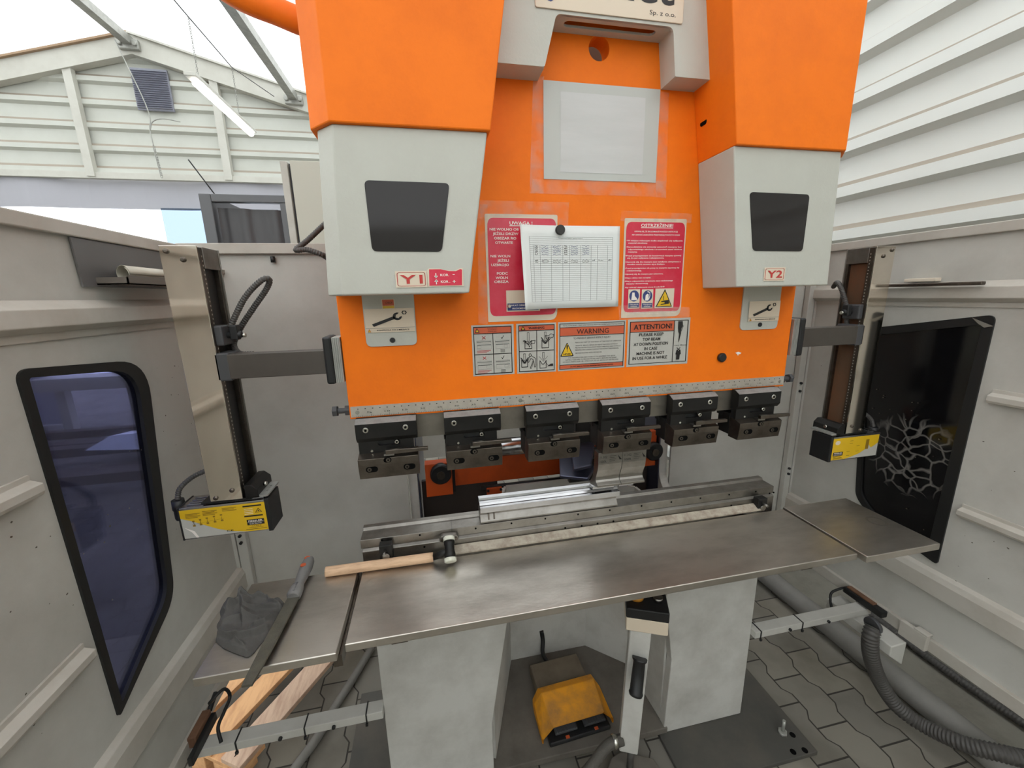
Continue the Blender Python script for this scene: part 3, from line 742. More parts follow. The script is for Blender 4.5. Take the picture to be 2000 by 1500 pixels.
def endblock(px, py):
    p = onY(px, py, -.03); x, z = p.x, p.z
    q = one('end_stop', BLACKST, bm_, lambda b: b.box(x-.019, x+.019, -.034, -.008, z-.028, z+.022), .002)
    one('stop_screw', STEEL, q, lambda b: (b.cyl((x, -.040, z-.012), (x, -.034, z-.012), .010, 16), b.cyl((x-.002, -.058, z+.006), (x-.002, -.034, z+.003), .0045, 12)))
endblock(754, 1077); endblock(1488, 984)
cpx = onY(877, 1050, -.012)
cp = one('joint_plate', STEEL, bm_, lambda b: b.prismY(obround(cpx.x-.030, cpx.x+.030, cpx.z, .013), -.020, -.0005), .002)
def jsc(b):
    for dx in (-.020, -.007, .008, .021): b.cyl((cpx.x+dx, -.0225, cpx.z-.001), (cpx.x+dx, -.020, cpx.z-.001), .0058, 14)
one('screw', DARKST, cp, jsc)
one('table_rule', WRULER, bm_, lambda b: b.prismX([(-.036, 1.012), (-.036, 1.020), (-.012, 1.032), (-.0085, 1.030), (-.0085, 1.010)], .02, 1.15), .002, label='grimy off-white graduated rule along the table edge')

one('light_blocker', mat('dark blocker grey', (120, 118, 112), .5), PB, lambda b: b.box(.02, .94, .30, .58, 1.75, 3.0), .004)  # dark grey box added to block sky in the ram hole and shade the gap
# side frames with curved throat
for x, nm in ((-.145, 'left'), (1.055, 'right')):
    th = [(.50-.16*(1-math.cos(t)), .99-.16*math.sin(t)) for t in [i*PI/2/10 for i in range(11)]]
    th = [(.50-.07*(1-math.cos(t)), .96-.10*math.sin(t)) for t in [i*PI/2/10 for i in range(11)]]
    prof = ([(.43, .60)]+list(reversed(th)) if nm == 'right' else [])+[(.50, 2.5), (1.2, 2.5), (1.2, .05), (.50, .05), (.50, .60)]
    f = one('side_frame', BODY, PB, lambda b: b.plate([(y, z) for y, z in prof], [], fX, x, x+.04), .002)
each('frame_liner', BLUEST, PB, [lambda b: b.box(-.104, -.100, .50, 1.15, .6, 1.45), lambda b: b.box(1.050, 1.054, .50, 1.15, .6, 1.45)])
# back gauge
bgz = thing('back_gauge', 'orange back gauge beam with black pulleys seen through the gap behind the clamps', 'back gauge', (.48, .55, .95))
def gauge(b):
    b.box(-.072, .045, .52, .57, .930, 1.085); b.box(.055, .86, .56, .60, .950, 1.078); b.box(.98, 1.045, .52, .57, .96, 1.14)
    p = onY(966, 962, .50); b.box(p.x-.035, p.x+.035, .50, .512, p.z-.02, p.z+.022)
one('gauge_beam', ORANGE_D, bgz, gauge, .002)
one('beam_gap', BLACK, bgz, lambda b: b.box(.045, .058, .525, .56, .94, 1.08))
for px, py in ((861, 925), (1276, 881)):
    p = onY(px, py, .51); 
    q = one('pulley', BLACK, bgz, lambda b: b.cyl((p.x, .525, p.z), (p.x, .492, p.z), .046, 32, rings=[(0, .046), (.8, .046), (1, .040)]))
    one('pulley_hub', DARKST, q, lambda b: b.cyl((p.x, .492, p.z), (p.x, .486, p.z), .018, 20))
one('guide_shaft', STEELB, bgz, lambda b: b.cyl((.15, .49, 1.145), (.62, .49, 1.145), .040, 28))
one('stop_finger', BLUEST, bgz, lambda b: (b.prismZ([(.50, .20), (.58, .22), (.74, .55), (.66, .62), (.56, .4)], 1.13, 1.145), b.prismZ([(.46, .25), (.56, .20), (.62, .28), (.70, .70), (.60, .70)], 1.085, 1.10)), .004)
one('drive_carriage', BLACK, bgz, lambda b: (b.box(.60, .86, .45, .56, 1.14, 1.36), b.box(.56, .78, .42, .55, .97, 1.08), b.box(.10, .90, .62, .70, 1.19, 1.33)), .004)
one('gauge_bolt', BLACK, bgz, lambda b: [b.cyl((onY(px, 956, .50).x, .499, onY(px, py, .50).z), (onY(px, 956, .50).x, .492, onY(px, py, .50).z), .006, 10) for px, py in ((953, 958), (978, 955))][0])
one('gauge_tube', BLACK, bgz, lambda b: b.cyl((.17, .53, .94), (.66, .53, .94), .010, 14))
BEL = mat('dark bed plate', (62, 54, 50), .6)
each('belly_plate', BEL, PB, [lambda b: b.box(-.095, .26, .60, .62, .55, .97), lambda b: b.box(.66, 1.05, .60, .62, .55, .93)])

# ---- labels on the ram
def lab(x0, x1, z0=1.571, z1=1.720):
    s = Sheet(frameY(x0, z0, x1, z1, 0)); s.rect(0, 0, 1, 1, LABG, 0); return s
def tri(s, x, y, wd, ht, k=3, fill=YEL, edge=INK, lw=.012):
    s.poly([(x-wd/2, y), (x+wd/2, y), (x, y+ht)], fill, k); s.line([(x-wd/2, y), (x+wd/2, y), (x, y+ht)], lw, edge, k+1, True)
# 1: tool position label
s = lab(.110, .234)
s.frame(.04, .03, .95, .97, .018, INK, 2); s.rect(.05, .84, .94, .955, LABO, 1); s.rect(.05, .825, .94, .84, INK, 2); s.rect(.05, .42, .94, .435, INK, 2); s.rect(.49, .04, .505, .83, INK, 2)
tri(s, .13, .865, .09, .07)
for i, t in enumerate(('UWAGA!', 'WARNING !', 'WARNUNG !')): s.text(t, .38, .60, .928-.034*i, .02, INK, k=3)
for cx, cy in ((.28, .80), (.72, .80), (.28, .40), (.72, .40)):
    if cx < .5: s.line([(cx-.035, cy-.07), (cx+.035, cy-.02)], .012, INKR, 3); s.line([(cx-.035, cy-.02), (cx+.035, cy-.07)], .012, INKR, 3)
    else: s.line([(cx-.025, cy-.05), (cx-.008, cy-.075), (cx+.03, cy-.02)], .012, INK, 3)
    s.rect(cx-.17, cy-.13, cx+.17, cy-.12, DGREY, 2); s.frame(cx-.17, cy-.155, cx+.17, cy-.10, .003, LINE, 2); s.frame(cx-.16, cy-.27, cx+.17, cy-.18, .003, LINE, 2); s.rect(cx-.16, cy-.19, cx+.17, cy-.183, DGREY, 2)
    ox = -.12 if (cx < .5 and cy > .5) else .08
    s.frame(cx+ox-.04, cy-.25, cx+ox+.05, cy-.20, .003, LINE, 2)
    for j in range(3): s.rect(cx-.17 if cx < .5 else cx-.05, cy-.30-.022*j, cx+(.16-.05*j if cx < .5 else .06), cy-.292-.022*j, INKR if cx < .5 else INK, 2)
s.build('warning_label', ram, label='tool position label with crosses and ticks')
# 2: pictogram warning
s = lab(.242, .364)
s.frame(.05, .03, .96, .97, .018, INK, 2); s.rect(.06, .865, .95, .955, LABO, 1); s.rect(.06, .85, .95, .865, INK, 2); s.rect(.06, .44, .95, .455, INK, 2); s.rect(.495, .04, .51, .86, INK, 2)
tri(s, .16, .88, .09, .06); s.text('WARNING', .30, .70, .885, .045, INK, True, k=3)
def diebox(x, y, w_=.17, h=.16, notch=.07):
    s.line([(x-w_/2, y+h), (x-w_/2, y), (x+w_/2, y), (x+w_/2, y+h), (x+.02, y+h-notch), (x-.02, y+h-notch)], .014, INK, 3, True)
def vee(x, y, r=.1): s.line([(x-r, y+r*1.1), (x, y), (x+r, y+r*1.1)], .02, INK, 4)
def punch(x, y, h=.16): s.line([(x-.022, y), (x-.022, y+h), (x+.022, y+h), (x+.022, y), (x, y-.025)], .008, INK, 3, True)
diebox(.29, .50); punch(.29, .66); s.line([(.16, .66), (.2, .665), (.3, .62), (.34, .65), (.46, .66), (.44, .60), (.36, .61), (.31, .53), (.29, .6), (.22, .62)], .011, INK, 5, True)
diebox(.72, .50); vee(.72, .60); punch(.72, .66); s.line([(.72, .75), (.80, .74), (.86, .78), (.93, .76), (.91, .70), (.86, .71), (.82, .66), (.80, .71), (.74, .68)], .011, INK, 5, True)
diebox(.19, .13, .15, .15); vee(.19, .22, .09); punch(.19, .28, .12)
s.line(circ(.33, .37, .03, 10, .027), .01, INK, 4, True); s.line([(.36, .355), (.46, .30), (.465, .12), (.44, .12), (.42, .25), (.36, .10), (.33, .10), (.41, .27), (.35, .30), (.29, .22), (.27, .24), (.31, .33)], .011, INK, 4, True)
diebox(.66, .09, .16, .15); punch(.67, .29, .12); s.line([(.56, .33), (.67, .23), (.78, .33)], .006, INK, 3); s.line([(.72, .2), (.8, .14)], .008, INK, 4)
s.poly([(.76, .12), (.92, .12), (.92, .17), (.86, .17)], INK, 3)
s.build('warning_label', ram, label='pictogram warning label with four hand hazard drawings')
# 3: long WARNING text
s = lab(.370, .590)
s.frame(.02, .03, .98, .97, .010, INK, 2); s.rect(.03, .725, .97, .885, LABO, 1); s.rect(.03, .885, .97, .893, INK, 2); s.rect(.03, .71, .97, .722, INK, 2); s.rect(.03, .045, .97, .115, LABO, 1); s.rect(.03, .118, .97, .13, INK, 2)
s.text('TO ALL CONCERNED : MAKE SURE THAT THE OPERATOR UNDERSTANDS THE FOLLOWING', .07, .94, .915, .024, INK, k=3)
s.text('WARNING', .27, .74, .75, .10, INK, False, k=3); s.text('TO PREVENT SERIOUS BODILY INJURY', .22, .77, .645, .038, INK, k=3)
s.poly(rpoly([(.03, .30), (.23, .30), (.13, .59)], .02, 3), INK, 2); s.poly(rpoly([(.05, .317), (.21, .317), (.13, .56)], .015, 3), YEL, 3)
s.poly([(.118, .53), (.142, .53), (.135, .44), (.125, .44)], INK, 4); s.rect(.125, .405, .136, .425, INK, 4); s.text('NEVER', .075, .185, .33, .035, INK, True, k=4)
for i, (t, x1) in enumerate((('PLACE ANY PART OF YOUR BODY AT THE POINT OF OPERATION', .93), ('OPERATE, SERVICE, REPAIR OR ADJUST MACHINE WITHOUT', .88), ('PROPER INSTRUCTION FROM YOUR SUPERVISOR AND WITHOUT', .93), ('READING AND UNDERSTANDING THE INSTRUCTION MANUAL', .90), ('SERVICE MACHINE WITH MOTOR ON', .64))):
    s.text(t, .25, x1, (.565, .50, .455, .41, .345)[i], .024, INK, k=3)
for i, t in enumerate(('IT IS THE EMPLOYERS RESPONSIBILITY TO IMPLEMENT THE ABOVE', 'INSTRUCTIONS AND TO PROVIDE PROPER SAFETY MEASURES NECESSARY', 'FOR EACH PARTICULAR USE, OPERATION, SET-UP, SERVICE OF THE MACHINE')):
    s.text(t, .15-.04*i, .85+.025*i, .255-.042*i, .024, INK, k=3)
s.text('DO NOT REMOVE THIS SIGN FROM MACHINE FOR ANY REASON', .18, .82, .068, .026, INK, True, k=3)
s.build('warning_label', ram, label='long text label headed WARNING with a yellow NEVER triangle')
# 4: ATTENTION
s = lab(.597, .813)
s.frame(.03, .05, .97, .955, .013, INK, 2); s.rect(.04, .74, .735, .945, LABO, 1); s.rect(.04, .728, .735, .740, INK, 2); s.rect(.735, .06, .747, .95, INK, 2)
s.text('ATTENTION!', .09, .70, .79, .10, INK, True, k=3)
for i, (t, a, c) in enumerate((('PLEASE KEEP', .18, .57), ('TOP BEAM', .235, .52), ('AT DOWN POSITION', .10, .65), ('IN CASE', .27, .48), ('MACHINE IS NOT', .15, .60), ('IN USE FOR A WHILE', .09, .65))):
    s.text(t, a, c, .645-.1*i, .062, INK, True, k=3)
s.poly([(.80, .93), (.87, .93), (.88, .82), (.86, .78), (.855, .66), (.835, .52), (.82, .47), (.825, .66), (.81, .70), (.80, .80)], INK, 3); s.line([(.89, .84), (.86, .72)], .006, INK, 3)
s.text('max.10mm', .76, .955, .40, .035, INK, k=3)
s.line([(.805, .36), (.85, .30)], .012, INK, 3); s.line([(.855, .36), (.81, .30)], .012, INK, 3)
s.poly([(.80, .31), (.81, .32), (.83, .29), (.85, .32), (.865, .31), (.875, .22), (.86, .21), (.855, .10), (.80, .10), (.80, .21), (.785, .22)], INK, 3)
s.build('warning_label', ram, label='ATTENTION label about keeping the top beam down')
# red signs
def redsign(x0, x1, z0, z1):
    s = Sheet(frameY(x0, z0, x1, z1, 0)); s.poly(rpoly(rect(0, 0, 1, 1), [.01, .1, .02, .02]), CREAM, 0); s.poly(rpoly(rect(.03, .055, .98, .965), .08, 5), RED, 1); return s
s = redsign(.160, .368, 1.728, 2.021)
s.text('UWAGA !', .33, .645, .905, .030, INKW, True, k=2); s.rect(.33, .893, .645, .899, INKW, 2)
for t, a, c, y in (('NIE WOLNO OB', .06, .455, .853), ('JEŻELI DRZW', .10, .45, .813), ('OBSZAR RO', .115, .42, .773), ('OTWARTE', .13, .37, .733), ('NIE WOLN', .06, .33, .61), ('JEŻELI', .15, .31, .57), ('UZBROJO', .065, .31, .53), ('PODC', .14, .29, .45), ('WOLN', .12, .29, .41), ('OBSZA', .10, .30, .373)):
    s.text(t, a, c, y, .022, INKW, True, k=2)
s.rect(.26, .095, .74, .30, CREAM, 3); s.rect(.275, .105, .72, .175, INKB, 4)
s.text('ZAKAZ OBSŁUGI', .30, .58, .148, .014, INKW, True, k=5); s.text('URUCHOMIENIE MASZYNY', .34, .66, .118, .014, INKW, True, k=5)
s.build('safety_sign', ram, label='red UWAGA safety sign half hidden by the log sheet')
s = redsign(.573, .776, 1.726, 2.015)
s.text('OSTRZEŻENIE!', .26, .78, .918, .030, INKW, True, k=2); s.rect(.26, .907, .78, .912, INKW, 2)
s.text('UPEWNIJ SIĘ, ŻE ZROZUMIAŁEŚ PONIŻSZĄ INSTRUKCJĘ', .16, .86, .867, .012, INKW, True, k=2)
s.text('ABY UNIKNĄĆ ZAGROŻENIA PRZESTRZEGAJ PONIŻSZYCH ZASAD', .12, .90, .835, .012, INKW, True, k=2)
for t, a, c, y in (('•W miejscu roboczym może znajdować się wyłącznie', .04, .95, .778), ('materiał obrabiany.', .07, .38, .754), ('•Samodzielnie nie zmieniaj ustawień maszyny bez', .04, .94, .716), ('odpowiedniego szkolenia i zrozumienia zasad działania', .07, .95, .692), ('maszyny.', .07, .22, .667),
                   ('•Przed przystąpieniem do konserwacji maszyny upewnij', .03, .94, .629), ('się, że jest wyłączona i zabezpieczona.', .06, .66, .606), ('•Upewnij się, że maszyna jest należycie utrzymana a', .03, .94, .567), ('wszelkie usterki usuwane są na bieżąco.', .06, .68, .543),
                   ('•Przed przystąpieniem do pracy na maszynie zapoznaj się', .03, .92, .505), ('z dokumentacją.', .06, .30, .480), ('•Upewnij się, że maszyna jest uziemiona.', .03, .66, .445), ('•Dbaj o dobry stan narzędzi.', .03, .46, .407),
                   ('•Dbaj o odpowiednie utrzymanie stanu technicznego', .03, .83, .373), ('maszyny i konserwację.', .06, .42, .348), ('Aby uniknąć skaleczenia stosuj środki BHP.', .04, .70, .310)):
    s.text(t, a, c, y, .0125, INKW, True, k=2)
for t, y in (('Znaki te ostrzegają przed zagrożeniem i nakazują stosowanie ochron,', .052), ('a ich nieprzestrzeganie grozi wypadkiem przy pracy.', .036)): s.text(t, .07, .92, y, .010, INKW, True, k=2)
s.build('safety_sign', ram, label='red OSTRZEŻENIE safety sign with three pictograms')
# ---- (pictograms are placed in their own frame for accuracy)
def picto(px0, py0, px1, py1):
    a, c = onY(px0, py1, 0), onY(px1, py0, 0); return Sheet(lambda u, v, k: (a.x+(c.x-a.x)*u, -.0012-.0006*(k+4), a.z+(c.z-a.z)*v))
for i, (x0, x1) in enumerate(((1225, 1249), (1251, 1275))):
    s = picto(x0, 565, x1, 603); s.rect(0, 0, 1, 1, CREAM, 0); s.poly(circ(.5, .66, .42, 20, .29), INKB, 1); s.rect(.04, .05, .96, .29, INKB, 1)
    s.text('STOSUJ OBUWIE' if i == 0 else 'STOSUJ RĘKAWICE', .12, .88, .19, .06, INKW, True, k=2); s.text('OCHRONNE', .22, .78, .09, .06, INKW, True, k=2)
    if i == 0: s.poly([(.32, .84), (.52, .84), (.55, .66), (.75, .52), (.75, .44), (.25, .44), (.28, .6)], INKW, 2)
    else: s.poly([(.30, .42), (.58, .42), (.60, .72), (.50, .78), (.40, .74), (.33, .70)], INKW, 2); s.line([(.62, .50), (.70, .66), (.68, .84), (.5, .88)], .05, INKW, 2)
    s.build('pictogram', [o for o in C.objects if o.name.startswith('safety_sign')][-1])
s = picto(1277, 563, 1316, 602); s.rect(0, 0, 1, 1, CREAM, 0); s.poly([(.04, .06), (.92, .06), (.50, .97)], INK, 1); s.poly([(.11, .10), (.85, .10), (.50, .87)], YEL, 2)
s.poly([(.32, .36), (.72, .42), (.74, .22), (.3, .16), (.3, .2), (.5, .24), (.5, .31), (.32, .32)], INK, 3); s.line([(.44, .60), (.44, .42)], .03, INK, 3)
s.build('pictogram', [o for o in C.objects if o.name.startswith('safety_sign')][-1])
# laminated blank page + tapes
s = Sheet(frameY(.328, 2.113, .666, 2.352, 0)); s.rect(0, 0, 1, 1, PAPERG, 2); s.rect(.14, .08, .87, .90, PAPERI, 3)
s.build('laminated_page', None); pg = [o for o in C.objects if o.name.startswith('laminated_page')][-1]
tag(pg, 'blank laminated page taped to the orange ram above the red signs', 'paper')
def tape(pts, k):
    s = Sheet(lambda u, v, kk: (u, -.0016-.0003*k, v)); s.poly(pts, TAPE, 0); return s.build('clear_tape', ram)
P = lambda px, py: (onY(px, py, 0).x, onY(px, py, 0).z)
tape([P(1041, 150), P(1062, 150), P(1062, 378), P(1034, 378)], 1)
tape([P(1282, 178), P(1306, 182), P(1300, 388), P(1280, 386)], 1)
tape([P(1040, 350), P(1300, 354), P(1300, 385), P(1036, 378)], 2)
tape([P(936, 392), P(1110, 396), P(1108, 445), P(1090, 440), P(1088, 420), P(938, 425)], 12)
tape([P(933, 400), P(952, 400), P(952, 632), P(934, 632)], 13)
tape([P(1212, 412), P(1350, 418), P(1348, 436), P(1210, 432)], 12)
tape([P(1206, 596), P(1345, 600), P(1345, 626), P(1208, 626)], 14)
# clipboard log sheet, curled at the left
def paperfn(u, v, k):
    x = .252+.300*u+.010*(v-.5)*0; z = 1.762+.228*v
    lift = .060*max(0, (.42-u)/.42)**2*(1-.75*v)+.006+.006*(1-v)
    x += .012*max(0, (.4-u)/.4)**2*v*0
    return Vector((x, -.010-lift-.0004*k, z))
def pap(b):
    n, m_ = 24, 10; V = [[b.v(paperfn(i/n, j/m_, 0)) for i in range(n+1)] for j in range(m_+1)]
    for j in range(m_):
        for i in range(n): b.f([V[j][i], V[j][i+1], V[j+1][i+1], V[j+1][i]], True)
lg = one('log_sheet', PAPER, None, pap)
lg.modifiers.new('solid', 'SOLIDIFY').thickness = .0003
tag(lg, 'white printed log sheet with a table grid, held by a black magnet', 'paper')
class Curved(Sheet):
    def line(s, pts, w, m, k=2, closed=False, n=14):
        P = [Vector(p) for p in pts]; Q = [P[0]]
        for a, c in zip(P, P[1:]): Q += [a.lerp(c, (i+1)/n) for i in range(n)]
        return Sheet.line(s, Q, w, m, k, closed)
s = Curved(paperfn)
x0, x1, y0, y1 = .085, .925, .09, .865
rows = 32
for i in range(rows+1):
    y = y1-(y1-y0)*i/rows; s.line([(x0, y), (x1, y)], .0018, LINE, 2)
for x in (x0, .12, .19, .305, .42, .485, .60, .705, .77, .875, x1): s.line([(x, y0), (x, y1-.10 if x not in (x0, x1) else y1)], .0022, LINE, 2, n=4)
s.text('POTWIERDZENIE ODBIORU / PRZEGLĄD MASZYNY', .38, .62, y1-.020, .008, INK, k=2)
rnd = random.Random(3)
for r_, cols in ((4, 6), (5, 6), (6, 6), (7, 6), (8, 6), (11, 9), (12, 6)):
    y = y1-(y1-y0)*(r_+.85)/rows
    for xx, wd in ((.135, .03), (.205, .07), (.32, .08), (.435, .03), (.50, .07), (.615, .07), (.715, .03), (.78, .05), (.885, .03))[:cols]:
        pts = [(xx+wd*i/9, y+.016*rnd.random()) for i in range(10)]; s.line(pts, .003, INKB if r_ < 10 and wd > .05 else INK, 3, n=1)
s.build('table_print', lg)
mg = onY(1094, 449, -.02)
t = one('magnet', MAGN, None, lambda b: b.cyl((mg.x, -.013, mg.z), (mg.x, -.028, mg.z), .0135, 28, rings=[(0, .0135), (.75, .0135), (1, .0115)]))
tag(t, 'round black magnet holding the top edge of the log sheet', 'magnet')
m2 = onY(994, 598, -.0045)
t = one('magnet', CHROME, None, lambda b: b.cyl((m2.x, -.005, m2.z), (m2.x, -.016, m2.z), .0055, 20, rings=[(0, .004), (.4, .0058), (1, .004)]))
tag(t, 'small silver magnet at the lower left corner of the log sheet', 'magnet')
# ================================================================== TOOL CLAMPS
def make_clamp():
    x = 0.; W = .167
    t = thing('tool_clamp', '', 'tool clamp', (x, 0, 1.37))
    b = MB().m(BLACKST); b.prismX([(0, 1.471), (-.014, 1.471), (-.034, 1.460), (-.034, 1.418), (-.024, 1.405), (0, 1.405)], x, x+W)
    c = b.build('clamp_body', t, .001)
    one('worn_edge', CHAMF, c, lambda b: b.loft([[(xx, -.0145, 1.4718), (xx, -.0345, 1.4608), (xx, -.0338, 1.4600), (xx, -.0140, 1.4708)] for xx in (x+.0005, x+W-.0005)]))
    one('middle_plate', BLACKST, t, lambda b: b.plate(rect(x+.003, 1.36, x+W-.012, 1.406), [obround(x+.055, x+.118, 1.398, .0085)], fY, -.024, -.012), .0006)
    one('middle_core', BLACK, t, lambda b: b.box(x+.004, x+W-.014, -.0125, 0, 1.36, 1.406))
    one('rear_block', BLACKST, t, lambda b: (b.box(x-.002, x+W-.03, .036, .062, 1.37, 1.455), b.box(x+.0, x+W-.05, .0, .055, 1.310, 1.385), b.box(x+W-.02, x+W+.028, .030, .045, 1.392, 1.410)), .001)
    low = one('lower_plate', DARKST, t, lambda b: (b.prismX([(0, 1.371), (-.022, 1.371), (-.050, 1.362), (-.050, 1.345), (-.044, 1.302), (0, 1.302)], x+.001, x+W-.001)), .0008)
    def slots(b):
        for a, c_, z in ((.020, .053, 1.331), (.123, .156, 1.329)):
            b.prismY([(x+u, v) for u, v in obround(a, c_, z, .0085)], -.0495, -.0470)
        b.prismY([(x+u, v) for u, v in obround(.070, .092, 1.3555, .0075)], -.0508, -.049)
    for a, c_, z in ((.020, .053, 1.331), (.123, .156, 1.329)): one('slot', HOLE, low, lambda b: b.prismY([(x+u, v) for u, v in obround(a, c_, z, .0085)], -.0495, -.0470))
    one('slot', HOLE, low, lambda b: b.prismY([(x+u, v) for u, v in obround(.070, .092, 1.3555, .0075)], -.0508, -.049))
    def slsc(b):
        for u, v in ((.030, 1.331), (.133, 1.329)): b.cyl((x+u, -.0505, v), (x+u, -.049, v), .0062, 16)
        b.cyl((x+.083, -.052, 1.3555), (x+.083, -.050, 1.3555), .0055, 16)
    for u, v, y0_ in ((.030, 1.331, -.0505), (.133, 1.329, -.0505), (.083, 1.3555, -.052)):
        one('plate_screw', DARKST, low, lambda b: b.cyl((x+u, y0_, v), (x+u, -.049, v), .006, 16)); one('screw_socket', HOLE, low, lambda b: b.cyl((x+u, y0_-.0004, v), (x+u, -.0495, v), .0026, 6))
    for u in (.028, .136):
        sc = one('clamp_bolt', CHROME, t, lambda b: b.cyl((x+u, -.033, 1.443), (x+u, -.037, 1.443), .0082, 22, rings=[(0, .0082), (.7, .0082), (1, .007)]))
        one('bolt_socket', HOLE, sc, lambda b: b.cyl((x+u, -.0372, 1.443), (x+u, -.0365, 1.443), .0040, 6))
    sc = one('adjust_screw', CHROME, t, lambda b: b.cyl((x+.108, -.020, 1.399), (x+.108, -.029, 1.399), .0065, 20, rings=[(0, .0065), (.7, .0065), (1, .0055)]))
    one('bolt_socket', HOLE, sc, lambda b: b.cyl((x+.108, -.0293, 1.399), (x+.108, -.0285, 1.399), .003, 6))
    one('pin', CHROME, t, lambda b: b.cyl((x+.038, -.024, 1.377), (x+.038, -.026, 1.377), .0035, 12))
    lv = one('lever', DARKST, t, lambda b: (b.loft([[(xx, -.052, z0), (xx, -.040, z0), (xx, -.040, z0+h), (xx, -.052, z0+h)] for xx, z0, h in ((x+.078, 1.372, .0125), (x+.115, 1.373, .0125), (x+.195, 1.374, .0095))])), .0012)
    one('lever_pad', STEEL, lv, lambda b: (b.box(x+.072, x+.100, -.048, -.026, 1.3665, 1.3725), b.prismZ([(x+.078, -.0515), (x+.112, -.0515), (x+.106, -.041), (x+.078, -.041)], 1.3846, 1.3853)))
    return t
def dup(root, loc):
    r = root.copy(); C.objects.link(r); r.location = loc
    for ch in list(root.children):
        c = ch.copy(); C.objects.link(c); c.parent = r; c.matrix_parent_inverse = ch.matrix_parent_inverse.copy()
        for g in ch.children:
            d = g.copy(); C.objects.link(d); d.parent = c; d.matrix_parent_inverse = g.matrix_parent_inverse.copy()
    return r
cx = [-.229, .016, .261, .504, .748, .994]
clab = ['black punch clamp at the far left end of the ram', 'black punch clamp beside the left pulley, second from the left', 'black punch clamp above the left half of the die block, third from left',
        'black punch clamp holding the two curved punches, fourth from left', 'black punch clamp between the loaded clamp and the last one, second from right', 'black punch clamp at the far right end of the ram']
proto = make_clamp()
for i, x in enumerate(cx):
    o = proto if i == 0 else dup(proto, (x, 0, 1.37))
    if i == 0: o.location = (x, 0, 1.37)
    o['label'] = clab[i]; o['group'] = 'punch clamps along the ram'

# punches: gooseneck segments
pp = [(-.034, 1.302), (-.034, 1.262), (-.030, 1.240), (-.022, 1.222), (-.017, 1.208), (-.017, 1.200), (-.021, 1.194), (-.032, 1.188), (-.032, 1.181), (.028, 1.166), (.034, 1.172), (.012, 1.200), (.004, 1.222), (.0, 1.25), (.0, 1.302)]
for xa, xb, l_, t1, t2 in ((.496, .579, 'left curved steel punch segment clamped above the die block', '11.302', '100L'), (.580, .664, 'right curved steel punch segment beside its twin, stamped 100R', '11.302', '100R')):
    o = thing('gooseneck_punch', l_, 'punch', (xa, 0, 1.18), 'curved punches in the loaded clamp')
    one('punch_body', STEEL, o, lambda b: b.prismX(pp, xa, xb), .0008)
    s = Sheet(lambda u, v, k: (xa+(xb-xa)*u, -.0343-.0002*k, 1.262+.034*v))
    s.text(t1, .06, .36, .62, .22, INK, k=1); s.text(t2, .06, .36, .18, .22, INK, k=1)
    for j in range(4): s.rect(.46, .78-.17*j, .74-.05*(j % 2), .81-.17*j, INK, 1)
    s.poly([(.80, .85), (.98, .35), (.88, .35)], INK, 1); s.build('stamped_marks', o)
one('punch_lip', STEELB, [o for o in C.objects if o.name.startswith('gooseneck_punch')][-1], lambda b: b.prismX([(-.004, 1.163), (-.004, 1.170), (.04, 1.172), (.04, 1.158), (.0, 1.158)], .587, .640), .001)
# die block on the beam
dx0, dx1 = .113, .594
dz = onY(940, 1022, .005).z
d = thing('die_block', 'bright steel grooved die block sitting on the lower beam', 'die', ((dx0+dx1)/2, .03, 1.084))
one('die_base', STEEL, d, lambda b: b.prismX([(.004, 1.0840), (.004, 1.089), (.017, 1.108), (.017, 1.121), (.060, 1.121), (.060, 1.0840)], dx0, dx1-.006), .0005)
one('die_rail', STEELB, d, lambda b: b.prismX([(.002, 1.1215), (.002, 1.139), (.003, 1.140), (.017, 1.140), (.022, 1.1465), (.036, 1.1465), (.040, 1.140), (.044, 1.152), (.062, 1.152), (.062, 1.1215)], dx0, dx1), .0005)
one('oil_stain', DARKST, d, lambda b: [b.loft([[(x+.001*z_, .0055+(z_*.008), 1.090+.02*z_), (x+.006, .0055+(z_*.008), 1.090+.02*z_), (x+.006, .0075+(z_*.008), 1.090+.02*z_), (x+.001*z_, .0075+(z_*.008), 1.090+.02*z_)] for z_ in (0, 1)]) for x in (.137, .155)][0])
t = one('steel_offcut', STEELB, None, lambda b: (b.box(.500, .578, .015, .045, 1.1505, 1.160)), .0008)
tag(t, 'small bright steel strip lying on the right end of the die block', 'offcut')

# ================================================================== TABLES
ZT = 1.010
def table(x0, x1, y0, y1, lab_, label2):
    def f(b):
        b.box(x0, x1, y0, y1, ZT-.003, ZT)
        b.box(x0, x1, y0, y0+.003, ZT-.022, ZT-.002); b.box(x0, x0+.003, y0, y1, ZT-.022, ZT-.002); b.box(x1-.003, x1, y0, y1, ZT-.022, ZT-.002)
    o = thing('support_table', label2, 'worktable', ((x0+x1)/2, (y0+y1)/2, ZT))
    one('table_top', TABLE, o, lambda b: (b.box(x0, x1, y0, y1, ZT-.022, ZT)), .0025, seg=3)
    return o
tm = table(-.250, 1.226, -.308, -.040, '', 'long stainless steel support table across the front of the press brake')
tl = table(-.556, -.264, -.328, -.030, '', 'short stainless side table at the left end, holding a rag and a file')
tr = table(1.238, 1.522, -.326, -.028, '', 'short stainless side table at the right end with a round stain')
one('table_bracket', DARKST, tl, lambda b: (b.box(-.278, -.258, -.31, .0, .955, .986), b.box(-.52, -.25, -.06, -.035, .955, .987)))
one('table_bracket', DARKST, tr, lambda b: b.box(1.20, 1.50, -.06, -.035, .955, .987))
each('table_bracket', DARKST, tm, [lambda b: b.box(-.15, -.11, -.28, -.0, .960, .987), lambda b: b.box(1.06, 1.10, -.28, -.0, .960, .987)])
c = onZ(1712, 1018, ZT)
